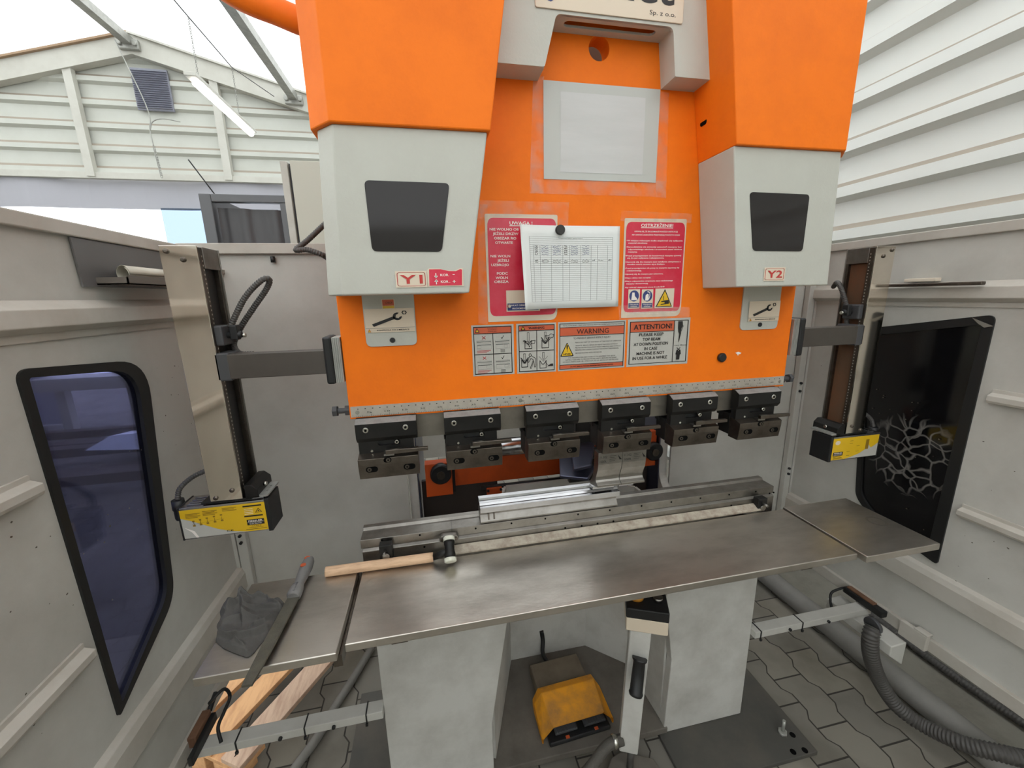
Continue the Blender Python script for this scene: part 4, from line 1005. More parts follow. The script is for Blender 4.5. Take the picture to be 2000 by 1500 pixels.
def stain(b): 
    A = [b.v((c.x+.030*math.cos(i*PI/20), c.y+.030*math.sin(i*PI/20), ZT+.0003)) for i in range(40)]; B = [b.v((c.x+.022*math.cos(i*PI/20), c.y+.022*math.sin(i*PI/20), ZT+.0003)) for i in range(40)]
    for i in range(40): b.f([A[i], A[(i+1) % 40], B[(i+1) % 40], B[i]])
one('round_stain', mat('oil ring', (150, 145, 134), .42, .9), tr, stain, label='round oily ring stain')

# ---- hammer
hh = ZT+.019
def H(px, py, z=hh): return onZ(px, py, z)
hb, hf = onY(877, 1053, -.040), H(880, 1098)
xh = (hb.x+hf.x)/2
hm = thing('hammer', 'hammer with pale wooden handle and white nylon faces lying across the table edge', 'hammer', (xh, -.05, ZT))
hb.x = hf.x = xh; HL = lambda t: hf.lerp(hb, t)
y0, y1 = hf.y, hb.y
one('hammer_head', BLACKST, hm, lambda b: b.cyl(HL(.16), HL(.93), .0165, 24, rings=[(0, .0165), (.25, .0165), (.4, .0145), (.7, .0145), (.8, .0165), (1, .0165)]))
one('nylon_face', NYLON, hm, lambda b: b.cyl(HL(0), HL(.17), .0190, 24, rings=[(0, .0155), (.15, .0180), (1, .0185)]))
one('nylon_face', NYLON, hm, lambda b: b.cyl(HL(.92), HL(1.12), .0165, 24, rings=[(0, .0175), (.85, .017), (1, .014)]))
ym = (y0+y1)/2
e = H(846, 1088, ZT+.016); f_ = H(636, 1117, ZT+.014)
one('neck', BLACKST, hm, lambda b: b.cyl(HL(.5), e, .0095, 18, rings=[(0, .0095), (.5, .0105), (1, .0105)]))
one('wooden_handle', WOODH, hm, lambda b: b.tube([e.lerp(f_, t) for t in (0, .05, .3, .6, .9, .985, 1)], .0145, 16, flat=.8))

# ---- file
fz = ZT+.004
A_, B_ = onZ(574, 1166, fz+.012), onZ(482, 1340, fz+.012)
fl = thing('file', 'flat steel file with a grey rubber grip lying over the rag and table edge', 'file', A_)
def blade(b):
    d = (B_-A_).normalized(); n = Vector((-d.y, d.x, 0)).normalized()
    b.loft([[p+n*w_+Vector((0, 0, -.003)), p-n*w_+Vector((0, 0, -.003)), p-n*w_+Vector((0, 0, .003)), p+n*w_+Vector((0, 0, .003))] for p, w_ in ((A_, .0145), (A_.lerp(B_, .6), .0145), (B_, .0105))])
one('blade', mat('file steel', (104, 102, 92), .45, .8, dirt=(140, 136, 120), dscale=30, damt=.5, bump=.8, bscale=500), fl, blade, .0006)
H0, H1 = onZ(572, 1168, ZT+.018), onZ(606, 1090, ZT+.020)
one('grip', HANDLE, fl, lambda b: b.cyl(H0, H1, .015, 20, rings=[(0, .014), (.06, .0185), (.2, .0175), (.33, .0125), (.5, .0155), (.75, .0175), (.9, .0155), (.97, .0115), (1, .006)]))
def inl(b):
    for t, r_ in ((.70, .017), (.93, .0135)):
        p = H0.lerp(H1, t); b.cyl(p+Vector((-.003, -.004, r_-.002)), p+Vector((-.003, -.004, r_+.001)), .0075, 14)
one('grip_inlay', OHAND, fl, inl)
one('thumb_ridge', DGREY, fl, lambda b: [b.cyl(H0.lerp(H1, .06+.03*i)+Vector((-.009, -.002, .0135)), H0.lerp(H1, .06+.03*i)+Vector((.004, -.002, .0178)), .0012, 6) for i in range(7)][0])

# ---- rag
rc = onZ(490, 1222, ZT)
FOLDS = [  # crest lines (photo pixels on the table plane), height, soft width, steep width
    ([(470, 1176), (478, 1200), (476, 1222)], .016, .030, .004),
    ([(476, 1178), (510, 1176), (548, 1182)], .014, .026, .005),
    ([(424, 1204), (444, 1204), (462, 1192), (490, 1166)], .013, .022, .004),
    ([(482, 1206), (512, 1200), (545, 1198)], .010, .022, .004),
    ([(426, 1246), (446, 1256), (470, 1260), (500, 1252), (524, 1238)], .015, .030, .004),
    ([(422, 1252), (438, 1266), (462, 1276), (486, 1282)], .012, .014, .004),
    ([(500, 1236), (520, 1230), (540, 1212)], .011, .020, .005),
    ([(440, 1226), (470, 1216), (505, 1222)], .007, .030, .012),
    ([(446, 1180), (452, 1196), (440, 1214)], .008, .018, .006),
    ([(520, 1164), (528, 1186), (552, 1196)], .009, .018, .004),
    ([(452, 1268), (462, 1262), (476, 1272)], .008, .008, .003)]
def rag(b):
    import mathutils.noise as mn
    F = [([(onZ(px, py, ZT)-rc).to_2d() for px, py in l], h, a, c_) for l, h, a, c_ in FOLDS]
    outl = [(onZ(px, py, ZT)-rc).to_2d() for px, py in ((560, 1190), (556, 1176), (532, 1178), (514, 1160), (494, 1174), (484, 1166), (462, 1172), (440, 1172), (428, 1196), (432, 1208), (422, 1222), (427, 1240), (419, 1252), (436, 1268), (460, 1278), (482, 1286), (494, 1280), (510, 1258), (530, 1240), (548, 1216))]
    outl = [Vector(q) for q in rpoly([tuple(q) for q in outl], .012, 4)]
    def edge(ang):
        d = Vector((math.cos(ang), math.sin(ang))); best = .02
        for p, q in zip(outl, outl[1:]+outl[:1]):
            e = q-p; den = d.x*e.y-d.y*e.x
            if abs(den) < 1e-9: continue
            t = (p.x*e.y-p.y*e.x)/den; u = (p.x*d.y-p.y*d.x)/den
            if t > 0 and 0 <= u <= 1: best = max(best, t)
        return best
    def height(p, t):
        h = .020*(1-t**7)
        for l, hh_, a, c_ in F:
            bd = 9; bs = 0
            for q0, q1 in zip(l, l[1:]):
                e = q1-q0; k = max(0, min(1, (p-q0).dot(e)/e.length_squared)); w_ = p-(q0+e*k); dist = w_.length
                if dist < bd: bd = dist; bs = e.x*w_.y-e.y*w_.x
            x = bd/(a if bs > 0 else c_)
            h += 1.45*hh_*max(0, 1-x)**1.6*(1-t**10)
        v = Vector((p.x, p.y, 0))
        return h+.0035*mn.noise(v*45)*(1-t**6)+.006*mn.noise(v*18+Vector((4, 4, 4)))*(1-t**6)
    n, m_ = 160, 44; rings = []
    for jj in range(1, m_+1):
        t = jj/m_; row = []
        for ii in range(n):
            a = 2*PI*ii/n; r_ = edge(a)*t; p = Vector((r_*math.cos(a), r_*math.sin(a)))
            row.append(b.v(rc+Vector((p.x, p.y, max(.0012, height(p, t))))))
        rings.append(row)
    for r0, r1 in zip(rings, rings[1:]):
        for ii in range(n): b.f([r0[ii], r0[(ii+1) % n], r1[(ii+1) % n], r1[ii]], True)
    b.f(rings[0], True)
t = one('rag', CLOTH, None, rag); t.modifiers.new('solid', 'SOLIDIFY').thickness = .0012; t.modifiers.new('s', 'SUBSURF').render_levels = 1
tag(t, 'crumpled charcoal cloth rag on the left side table beside the file', 'rag')
# ================================================================== LASER GUARDS
def laser(s):
    """s=-1 left unit, +1 right unit; built mirrored about the machine centre"""
    mx = (lambda x: x) if s < 0 else (lambda x: .956-x)
    L = 'left' if s < 0 else 'right'
    def bx(b, x0, x1, *r): a, c_ = sorted((mx(x0), mx(x1))); b.box(a, c_, *r)
    g = thing('laser_guard', ('tall laser safety unit with polished column on the left side arm, labelled yellow box below' if s < 0 else 'tall laser safety unit on the right side arm, in front of the crazed black window'), 'laser guard', (mx(-.60), .03, 1.16))
    bl = one('mount_block', BLACK, g, lambda b: bx(b, -.291, -.268, -.014, .060, 1.575, 1.705), .006)
    one('mount_profile', GALV, g, lambda b: (bx(b, -.268, -.247, -.008, .052, 1.578, 1.702), [bx(b, -.268+.005*i, -.265+.005*i, -.010, -.008, 1.578, 1.702) for i in range(4)]), .0008)
    one('side_arm', ARM, g, lambda b: bx(b, -.53, -.291, .0, .040, 1.603, 1.668), .002)
    # column: bright front sheet, channel on the machine-facing side
    xo, xi = -.633, -.552
    one('column_front', POLISH, g, lambda b: bx(b, xo, xi, .0, .004, 1.262, 1.938), .001)
    one('column_back', STEEL, g, lambda b: (bx(b, xo, xo+.02, .004, .10, 1.262, 1.938), bx(b, xo, xi+.004, .096, .10, 1.262, 1.938)), .001)
    one('channel', BLACK if s < 0 else mat('rusty channel', (92, 66, 46), .6, dirt=(120, 70, 40), dscale=12, damt=.6), g, lambda b: bx(b, xi-.03, xi-.012, .010, .096, 1.28, 1.93))
    one('channel_edge', DARKST, g, lambda b: (bx(b, xi-.012, xi, .004, .022, 1.27, 1.935), bx(b, xi-.012, xi, .088, .098, 1.27, 1.935)), .0006)
    def dots(b):
        for i in range(58): z = 1.285+i*.011; bx(b, xi-.0002, xi+.0006, .015, .018, z, z+.004)
    one('scale_dots', RULER, g, dots)
    one('top_cap', STEEL, g, lambda b: bx(b, xi-.03, xi+.002, .022, .096, 1.885, 1.937), .001)
    def sc(b):
        for u, z in ((-.618, 1.925), (-.585, 1.905), (-.618, 1.272), (-.575, 1.290)): b.cyl((mx(u), 0, z), (mx(u), -.005, z), .0065, 14, rings=[(0, .0065), (.6, .006), (1, .003)])
    one('screw', DARKST, g, sc)
    # carriage and clamp
    one('carriage', DGREY, g, lambda b: (bx(b, -.56, -.525, .0, .075, 1.598, 1.672), bx(b, -.565, -.535, .012, .070, 1.690, 1.742)), .004)
    cb = one('cable_joint', BLACK, g, lambda b: (bx(b, -.527, -.508, .03, .052, 1.702, 1.742), b.cyl((mx(-.545), .04, 1.716), (mx(-.50), .04, 1.716), .009, 12)), .003)
    one('joint_screw', CHROME, cb, lambda b: b.cyl((mx(-.500), .04, 1.714), (mx(-.492), .04, 1.714), .006, 10))
    # sensor box
    bz0, bz1 = 1.156, 1.252
    bxx = one('sensor_box', STEELB, g, lambda b: (bx(b, -.713, -.500, .0, .075, bz0, bz1), [bx(b, -.70, -.505, .012+.014*i, .018+.014*i, bz1, bz1+.003) for i in range(4)]), .002)
    one('end_cap', BLACK, g, lambda b: (bx(b, -.500, -.488, -.002, .078, bz0-.003, bz1+.003)), .002)
    one('end_cap', BLACK, g, lambda b: (bx(b, -.718, -.713, -.001, .076, bz0-.001, bz1+.001)), .001)
    one('foot_bracket', BLACKST, g, lambda b: (bx(b, -.660, -.535, .004, .085, bz1+.003, bz1+.009), b.prismY([(mx(-.545), 1.261), (mx(-.512), 1.261), (mx(-.512), 1.285), (mx(-.528), 1.300), (mx(-.545), 1.300)], .0, .10)), .002)
    sp = one('slotted_plate', GALV, g, lambda b: b.plate([(mx(x), y) for x, y in rpoly(rect(-.512, .0, -.488, .09), .006)], [[(mx(x), y) for x, y in circ(-.5, q, .0035, 12)] for q in (.03, .045, .06)], lambda u, v, d: (u, v, d), bz1+.009, bz1+.014))
    one('bracket_screw', CHROME, g, lambda b: b.cyl((mx(-.512), .045, 1.281), (mx(-.504), .045, 1.281), .006, 12))
    # printed label
    a0, a1 = (-.713, -.500) if s < 0 else (.956+.500, .956+.713)
    sh = Sheet(lambda u, v, k: (a0+(a1-a0)*u, -.0006-.0004*k, bz0+.004+(bz1-bz0-.010)*v))
    sh.rect(0, 0, 1, 1, LABG, 0)
    if s < 0:
        curve = [(0, .72), (.1, .62), (.25, .42), (.4, .22), (.55, .09), (.7, .02), (.78, 0)]
        sh.poly([(0, 1)]+curve+[(1, 0), (1, 1)], YEL, 1)
        sh.poly([(.02, .40), (.10, .20), (.14, .0), (.17, .0), (.13, .24)], INKW, 2)
        for c0_, r0 in ((.06, .86), (.26, .90), (.49, .93)):
            for j in range(4 if c0_ < .3 else 3): sh.rect(c0_, r0-.045*j, c0_+.17-.03*(j % 2), r0-.022-.045*j, mat('label print', (150, 118, 20), .5) if j == 0 and False else INK if False else TANP, 2)
        for j, xx in enumerate((.14, .22, .30, .385, .47)):
            sh.line([(xx, .46+.02*j), (xx, .58+.015*j)], .004, INK, 2); sh.rect(xx-.015, .40+.02*j, xx+.015, .46+.02*j, TANP, 2); sh.rect(xx-.015, .56+.03*j, xx+.012, .61+.03*j, TANP, 2)
        sh.line([(.12, .48), (.5, .58)], .004, INK, 3)
        for y in (.88, .52): sh.rect(.735, y, .96, y+.05, INK, 2)
        for j in range(4): sh.rect(.745, .80-.06*j, .85, .812-.06*j, INKW, 2)
        sh.line([(.88, .66), (.955, .66), (.918, .80)], .008, INK, 3, True); sh.rect(.91, .69, .925, .73, INK, 3)
        sh.rect(.755, .22, .965, .42, INK, 2); sh.text('FIESSLER', .775, .945, .335, .06, INKW, True, k=3); sh.rect(.76, .315, .96, .322, INKW, 3); sh.text('ELEKTRONIK', .785, .935, .245, .045, INKW, False, k=3)
        sh.text('AKAS-II', .80, .92, .165, .03, INK, True, k=2); sh.rect(.77, .12, .95, .13, INK, 2); sh.rect(.73, .06, .985, .075, INK, 2)
        sh.text('CE', .50, .58, .08, .06, INK, True, k=2)
    else:
        curve = [(1, .62), (.93, .50), (.85, .40), (.78, .60), (.72, .34), (.6, .18), (.45, .08), (.3, 0)]
        sh.poly([(1, 1)]+curve+[(0, 0), (0, 1)], YEL, 1)
        sh.rect(.72, .36, .79, .82, TANP, 2); sh.poly(circ(.1, .8, .055, 12, .10), CREAM, 2)
        sh.rect(.03, .18, .24, .36, INK, 2); sh.text('FIESSLER', .05, .22, .28, .05, INKW, True, k=3); sh.text('ELEKTRONIK', .05, .22, .21, .035, INKW, k=3)
        for j in range(3): sh.rect(.04, .04+.045*j, .26-.03*j, .055+.045*j, INK, 2)
        for xx, yy in ((.36, .82), (.36, .70), (.52, .55), (.32, .33), (.52, .30), (.32, .14)): sh.rect(xx, yy, xx+.07, yy+.02, TANP, 2)
    sh.build('box_label', bxx, label='yellow printed label')
    # cable conduits
    zc = bz0+.05
    one('cable_gland', BLACK, g, lambda b: (b.cyl((mx(-.735), .04, zc), (mx(-.713), .04, zc), .013, 14), b.cyl((mx(-.735), .04, zc-.005), (mx(-.735), .04, zc+.055), .014, 16, rings=[(0, .012), (.1, .014), (.5, .014), (.55, .016), (1, .015)])))
    pth = smoothpath([(mx(-.735), .04, zc+.055), (mx(-.728), .05, zc+.085), (mx(-.695), .06, zc+.112), (mx(-.655), .07, zc+.125), (mx(-.62), .075, zc+.125)], 10)
    one('conduit', HOSE, g, lambda b: b.tube(resample(pth, .0015), .0060, 12, ribs=.18))
    return g
TANP = mat('faded print', (140, 108, 24), .5)
g1 = laser(-1); g2 = laser(1)
# conduit loop of the left unit
lp = smoothpath([onY(449, 640, .04), onY(478, 582, .05), onY(510, 548, .06), onY(526, 546, .07), onY(520, 565, .08), onY(496, 600, .08), onY(470, 640, .08), onY(457, 672, .08), onY(468, 690, .06), (-.49, .06, 1.66)], 12)
one('conduit_loop', HOSE, g1, lambda b: b.tube(resample(lp, .0016), .0068, 12, ribs=.18), label='dark ribbed conduit loop')
lp = smoothpath([onY(1652, 640, .06), onY(1655, 610, .06), onY(1646, 572, .08), onY(1636, 552, .12), onY(1628, 560, .2)], 12)
one('conduit_loop', HOSE, g2, lambda b: b.tube(resample(lp, .0016), .0072, 12, ribs=.18), label='dark ribbed conduit')
# grey conduit crossing behind the left cover
cc = smoothpath([onY(650, 425, .3), onY(632, 440, .3), onY(600, 470, .28), onY(578, 488, .26), onY(600, 488, .26), onY(630, 498, .26), onY(650, 512, .3)], 10)
t = one('cable_conduit', HOSE, None, lambda b: b.tube(resample(cc, .0018), .0078, 12, ribs=.14)); tag(t, 'dark ribbed conduit looping out behind the left grey cover over the rear guard rail', 'conduit')
# orange pipe at top left
op = smoothpath([(-.20, .12, 2.49), (-.27, .12, 2.495), onY(535, 20, .12), onY(480, -2, .12), onY(430, -32, .12), onY(380, -80, .12)], 8)
one('orange_pipe', ORANGE, PB, lambda b: b.tube(op, .030, 24), label='bent orange pipe leaving the upper left side')

# ================================================================== UNDER THE MACHINE
t = one('floor_plate', PLATE, None, lambda b: b.box(.81, 1.383, -.19, .45, 0, .019), .002); tag(t, 'dark oily steel anchor plate on the pavers under the right leg', 'floor plate')
ex = [(1527, 1430), (1548, 1435), (1572, 1465), (1549, 1468)]
one('plate_hole', HOLE, t, lambda b: [b.cyl((onZ(px, py, .02).x, onZ(px, py, .02).y, .0185), (onZ(px, py, .02).x, onZ(px, py, .02).y, .0196), .011, 14) for px, py in ex[1:]][0])
p = onZ(1528, 1432, .02); one('anchor_bolt', GALV, t, lambda b: (b.cyl((p.x, p.y, .019), (p.x, p.y, .032), .017, 6), b.cyl((p.x, p.y, .03), (p.x, p.y, .085), .006, 10)))
t = one('floor_plate', PLATE, None, lambda b: b.box(-.43, .14, -.19, .45, 0, .019), .002); tag(t, 'dark steel anchor plate under the left leg', 'floor plate')

# cross bars with zip ties, one each side
def crossbar(xa, xb, lab_, ties, bolts, s):
    o = thing('cross_bar', lab_, 'bar', ((xa+xb)/2, 0, .42))
    one('bar', GUARD, o, lambda b: b.box(xa, xb, -.022, .022, .425, .455), .002)
    def tie(b):
        for x in ties: b.prismX([(-.0245, .4225), (.0245, .4225), (.0245, .4575), (-.0245, .4575)], x, x+.004); b.box(x-.002, x+.006, -.028, -.022, .414, .424)
    one('zip_tie', BLACK, o, tie)
    one('bolt', BLACK, o, lambda b: [b.cyl((x, -.022, .437), (x, -.029, .437), .006, 10) for x in bolts][0])
    return o
cbL = crossbar(LX+.015, X0, 'grey bar with black cable ties joining the left leg to the left guard wall', (-.30, -.49, -.69), (-.40, -.56), -1)
cbR = crossbar(X1-.004, RXG-.015, 'grey bar with black cable ties joining the right leg to the right guard wall', (1.22, 1.42), (1.36, 1.55), 1)
# sensors
s1 = thing('safety_sensor', 'small brown and black safety switch on the bottom strip of the left guard wall', 'sensor', (LX+.04, -.02, .48))
q = onX(392, 1400, LX+.03)
one('sensor_body', RUST, s1, lambda b: b.box(LX+.012, LX+.036, q.y-.05, q.y+.04, .462, .500), .003)
one('sensor_connector', BLACK, s1, lambda b: (b.box(LX+.036, LX+.050, q.y-.10, q.y+.04, .455, .485), b.cyl((LX+.03, q.y+.04, .49), (LX+.03, q.y+.09, .51), .008, 10)), .004)
sc_ = smoothpath([(LX+.03, q.y+.07, .50), onX(410, 1372, LX+.06), onX(437, 1346, LX+.09), onX(449, 1360, LX+.10), onX(438, 1390, LX+.10), onX(426, 1420, LX+.10), onX(432, 1450, LX+.12)], 8)
one('sensor_cable', RUBBER, s1, lambda b: b.tube(sc_, .005, 8))
s2 = thing('safety_sensor', 'small black and orange safety switch on the bottom strip of the right guard wall', 'sensor', (RXG-.04, .05, .48))
q = onX(1685, 1170, RXG-.03)
one('sensor_body', BLACK, s2, lambda b: b.box(RXG-.050, RXG-.018, q.y-.09, q.y+.07, .462, .490), .004)
one('sensor_top', RUST, s2, lambda b: b.box(RXG-.044, RXG-.022, q.y-.05, q.y+.06, .490, .497), .002)
sc_ = smoothpath([(RXG-.03, q.y+.07, .48), onX(1640, 1150, RXG-.05), onX(1624, 1158, RXG-.08), onX(1622, 1175, RXG-.10), onX(1626, 1196, RXG-.12)], 8)
one('sensor_cable', RUBBER, s2, lambda b: b.tube(sc_, .005, 8))
# latch bracket on the right strip
q = onX(1790, 1225, RXG-.02)
t = one('strip_bracket', GUARD_L, None, lambda b: (b.box(RXG-.035, RXG-.016, q.y-.045, q.y+.045, .44, .505), b.box(RXG-.035, RXG-.004, q.y-.045, q.y+.0, .505, .511)), .003); tag(t, 'bent grey metal bracket clipped over the bottom strip of the right guard wall', 'bracket')
# junction box
jb = thing('junction_box', 'grey steel junction box hung under the right cross bar', 'junction box', (1.70, -.03, .36))
one('box_body', GUARD, jb, lambda b: b.loft([[(x, .10, z), (x, -.165, z), (x, -.165, z-d_), (x, .10, z-d_)] for x, z, d_ in ((1.690, .418, .045), (1.765, .424, .11))]), .004)
j = onZ(1706, 1222, .40)
one('cable_gland', DGREY, jb, lambda b: b.cyl(onX(1708, 1220, 1.692), onX(1708, 1220, 1.692)+Vector((-.014, 0, -.002)), .032, 20))
hp = smoothpath([onX(1706, 1224, 1.685), onX(1700, 1245, 1.665), onX(1701, 1280, 1.675), onX(1716, 1325, 1.735), onX(1748, 1375, 1.79), onZ(1800, 1415, .07), onZ(1880, 1452, .11), onZ(1950, 1470, .145), onZ(2010, 1484, .15), onZ(2090, 1500, .13)], 12)
t = one('ribbed_hose', HOSE, None, lambda b: b.tube(resample(hp, .0030), .0255, 18, ribs=.13)); tag(t, 'thick black ribbed hose curving from the junction box to the floor', 'hose')
# floor pipe and concrete kerb
t = one('duct_pipe', PIPE, None, lambda b: b.cyl((1.93, 1.3, .055), (2.0, -1.1, .055), .052, 28)); tag(t, 'thick grey pipe lying on the pavers along the right guard wall', 'pipe')
t = one('concrete_kerb', CONC, None, lambda b: b.box(2.055, 2.42, -2.0, 2.5, 0, .03), .01); tag(t, 'stained concrete kerb beyond the floor pipe, under the right wall', 'kerb')
cf = smoothpath([onZ(1880, 1300, .05), onZ(1920, 1330, .05), onZ(1990, 1425, .06), onZ(2060, 1480, .06)], 6)
q0 = onZ(1955, 1400, .07)
t = one('ribbed_hose', HOSE, None, lambda b: b.tube(resample(smoothpath([(2.26, .32, .05), (2.24, .05, .055), (2.25, -.25, .055), (2.3, -.6, .055)], 8), .0028), .017, 14, ribs=.13)); tag(t, 'thin dark ribbed hose on the kerb under the right guard wall', 'hose')
# grey tube on the left floor
gt = smoothpath([onZ(728, 1262, .025), onZ(690, 1325, .025), onZ(655, 1380, .025), onZ(620, 1440, .025), onZ(578, 1498, .025), onZ(540, 1560, .025)], 6)
t = one('floor_tube', PIPE, None, lambda b: b.tube(gt, .018, 14)); tag(t, 'grey tube lying on the floor between the pallet and the left leg', 'tube')

# pallet
pe0, pe1 = onZ(468, 1500, .14), onZ(643, 1297, .14)
pd = (pe1-pe0).normalized(); pn = Vector((-pd.y, pd.x, 0))
pt = thing('wooden_pallet', 'pale pine pallet on the floor under the left side table', 'pallet', (pe0.x, pe0.y, 0))
def obx(b, u0, u1, v0, v1, z0, z1):
    f = lambda u, v: pe0+pd*u+pn*v
    b.loft([[(f(u, v).x, f(u, v).y, z) for u, v in ((u0, v0), (u1, v0), (u1, v1), (u0, v1))] for z in (z0, z1)])
WOODQ = mat('weathered pallet pine', (206, 176, 152), .65, dirt=(160, 124, 104), dscale=7, damt=.8, stretch=(6, 1, 6))
for v0 in (0, .155, .31, .465): one('deck_board', WOODQ if v0 < .1 else WOODP, pt, lambda b: obx(b, .0, .78, v0, v0+.098, .12, .142), .002)
for u0 in (.0, .64): one('cross_board', WOODP, pt, lambda b: obx(b, u0, u0+.10, 0, .563, .10, .1195), .002)
for u0 in (.0, .64):
    for v0 in (.06, .20, .34): one('spacer_block', WOODP, pt, lambda b: obx(b, u0, u0+.10, v0, v0+.09, .0, .10), .003)
one('nail', HOLE, pt, lambda b: [obx(b, u, u+.008, v, v+.004, .1415, .1426) for u, v in ((.02, .05), (.07, .04))][0])

# foot pedal
fp = thing('foot_pedal', 'yellow hooded foot pedal with brown cable box in the knee recess', 'foot pedal', (.47, .15, .05))
ang = math.radians(3)
def R2(x, y): x -= .475; y -= .12; return (.475+x*math.cos(ang)-y*math.sin(ang), .12+x*math.sin(ang)+y*math.cos(ang))
def rb(b, x0, x1, y0, y1, z0, z1): b.prismZ([R2(x0, y0), R2(x1, y0), R2(x1, y1), R2(x0, y1)], z0, z1)
def hood(b):
    th = .006
    sec = []
    # cross-section across X at front and back; hood open to the front and bottom
    for y, zt, w0, w1 in ((.050, .120, .108, .150), (.17, .150, .118, .146), (.205, .136, .122, .142)):
        def ring(o_):
            return [(.475-w1-o_, y, .055), (.475-w1-o_, y, zt-.045), (.475-w0-o_*.5, y, zt+o_), (.475+w0+o_*.5, y, zt+o_), (.475+w1+o_, y, zt-.045), (.475+w1+o_, y, .055)]
        a = ring(th); c_ = list(reversed(ring(0)))
        sec.append([(*R2(p[0], p[1]), p[2]) for p in a+c_])
    b.loft(sec, cap=False)
one('pedal_hood', YELP, fp, hood, .003)
one('pedal_base', BLACK, fp, lambda b: rb(b, .345, .61, .030, .24, .05, .068), .006)
for x in (.375, .50): one('tread', DGREY, fp, lambda b: (rb(b, x, x+.095, .050, .14, .076, .086), [rb(b, x+.005+.012*i, x+.010+.012*i, .05, .14, .086, .089) for i in range(8)]), .002)
one('cable_box', TAN, fp, lambda b: rb(b, .358, .595, .212, .355, .05, .105), .006)
one('tab', OHAND, fp, lambda b: (rb(b, .415, .43, .034, .044, .067, .071), rb(b, .54, .555, .034, .044, .067, .071)))
one('pedal_cable', RUBBER, fp, lambda b: b.tube(smoothpath([(*R2(.45, .35), .09), (*R2(.44, .40), .10), (.435, .43, .14), (.43, .438, .19)]), .010, 12))

# pedestal with control box
YP = -.12
ps = thing('control_pedestal', 'slim grey pedestal with two-button control box and black grip, in front of the recess', 'control pedestal', (.62, -.1, 0))
pb0, pb1, pt0, pt1 = onY(1214, 1478, YP), onY(1250, 1478, YP), onY(1236, 1229, YP), onY(1285, 1232, YP)
def post(b):
    b.loft([[(x0, YP, z), (x1, YP, z), (x1, YP+.05, z), (x0, YP+.05, z)] for x0, x1, z in ((pb0.x+.006, pb0.x+.072, pb0.z), (pb0.x+.024, pb0.x+.094, pt0.z+.01))])
one('post', BODY, ps, post, .004)
qa, qb, qc = onY(1226, 1226, YP-.01), onY(1304, 1236, YP-.01), onY(1226, 1200, YP-.01)
bx0, bx1, bzb, bzm = qa.x+.014, qb.x-.001, min(qa.z, qb.z)-.0, qc.z
bzm = onY(1265, 1207, YP-.01).z; bzt = onY(1265, 1188, YP-.01).z; bzb = onY(1265, 1232, YP-.01).z
cb_ = one('control_box', CREAM, ps, lambda b: b.box(bx0, bx1, YP-.01, YP+.12, bzb, bzm), .004)
one('box_lid', BLACK, ps, lambda b: b.box(bx0-.001, bx1+.001, YP-.011, YP+.122, bzm, bzt), .004)
one('button', YELP, ps, lambda b: b.cyl((bx0+.035, YP+.045, bzt), (bx0+.035, YP+.045, bzt+.012), .024, 24), label='dusty yellow button')
one('button', STEEL, ps, lambda b: b.cyl((bx1-.030, YP+.045, bzt), (bx1-.030, YP+.045, bzt+.014), .016, 24), label='round metal button')
gp0, gp1 = onY(1257, 1282, YP-.01), onY(1262, 1358, YP-.06)
one('grip', BLACK, ps, lambda b: b.cyl(gp0, gp1, .017, 20, rings=[(0, .025), (.06, .024), (.1, .0195), (.5, .0205), (.88, .021), (.93, .0235), (1, .021)]))
one('stem', HOSE, ps, lambda b: b.cyl(((pb0.x+.05), YP+.025, .02), (pb0.x+.05, YP+.025, pb0.z+.005), .012, 12))
one('pedestal_base', NICHE, ps, lambda b: b.prismZ([(.52, -.20), (.56, -.07), (.60, -.04), (.72, -.04), (.76, -.10), (.74, -.22), (.6, -.26)], .0, .035), .004)
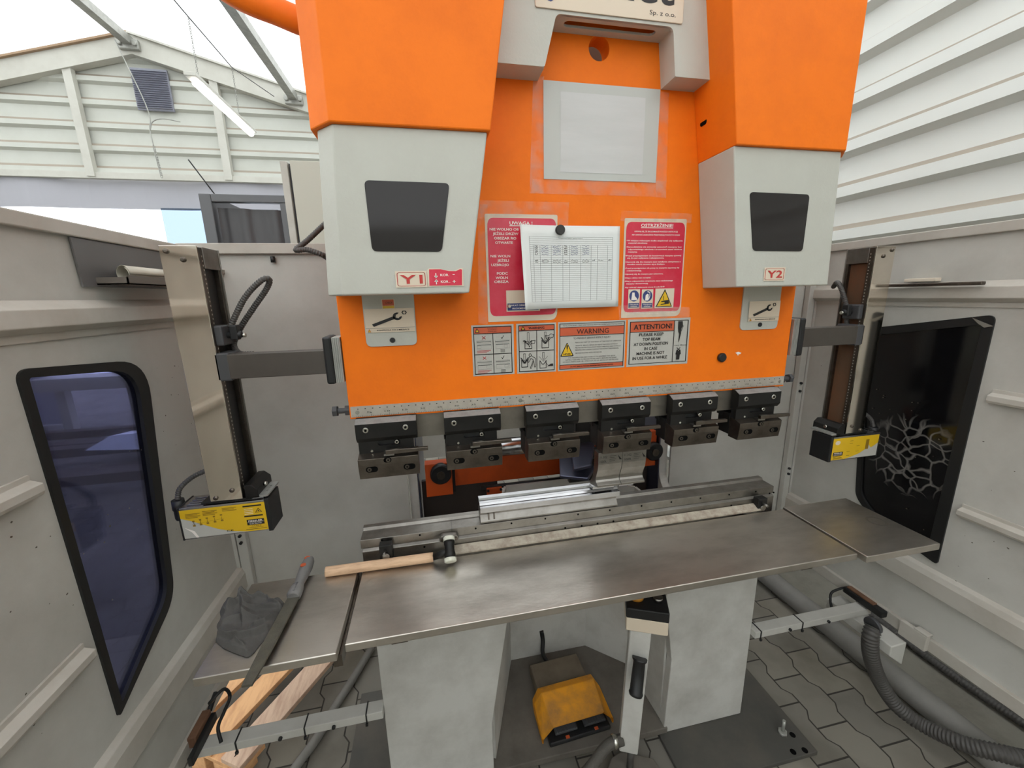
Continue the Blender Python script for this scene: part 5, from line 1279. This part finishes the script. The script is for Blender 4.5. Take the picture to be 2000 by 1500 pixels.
ps.location = (pb0.x+.045, YP+.025, 0); ps['loc0'] = list(ps.location); ps.rotation_euler.z = math.radians(-24)
for c_ in ps.children: c_.matrix_parent_inverse = Matrix.Translation(ps.location).inverted()
hz = pb0.z+.05
hs = smoothpath([(pb0.x+.01, YP+.02, hz), (pb0.x-.05, YP+.015, hz-.004), (pb0.x-.12, YP-.01, hz-.04), (pb0.x-.22, YP-.04, hz-.10), (.26, -.20, .04)], 10)
t = one('braided_hose', BRAID, None, lambda b: b.tube(hs, .019, 16)); tag(t, 'grey braided hose leaving the foot of the control pedestal to the left', 'hose')
one('hose_clamp', CHROME, t, lambda b: b.cyl((pb0.x-.012, YP+.02, hz), (pb0.x-.028, YP+.02, hz), .0225, 20))

# stacked timber and plastic outside the left guard, seen through the tinted pane
TIMB = mat('dark weathered timber', (104, 94, 86), .8, dirt=(70, 62, 58), dscale=6, damt=.6)
def timber(y, z, lab_):
    o = one('timber_beam', TIMB, None, lambda b: b.box(-6.2, -2.4, y, y+.14, z, z+.10), .004); return tag(o, lab_, 'timber', 'timbers beyond the left window')
for i, (y_, z_) in enumerate(((3.1, .12), (3.55, .0), (4.0, .12), (4.6, .0), (5.2, .0))): timber(y_, z_, 'timber beam lying outside beyond the blue tinted window')
pl_ = one('plastic_sheet', mat('crumpled clear plastic', (200, 205, 215), .15, bump=1.0, bscale=12), None, lambda b: b.loft([[(-3.9, 3.9, .22), (-3.2, 3.75, .22), (-3.15, 4.3, .22), (-3.8, 4.4, .22)], [(-3.7, 4.0, .34), (-3.4, 3.95, .36), (-3.4, 4.2, .33), (-3.65, 4.25, .31)]]))
tag(pl_, 'crumpled shiny plastic sheet heaped on the timbers beyond the blue tinted window', 'plastic sheet')
def sledge(b): b.box(-5.6, -4.2, 5.5, 5.9, .62, .80); b.box(-5.4, -5.28, 5.6, 5.72, 0, .62); b.box(-4.5, -4.38, 5.6, 5.72, 0, .62)
t = one('workbench', BEIGE, None, sledge, .004); tag(t, 'low bench far beyond the blue tinted window', 'workbench')
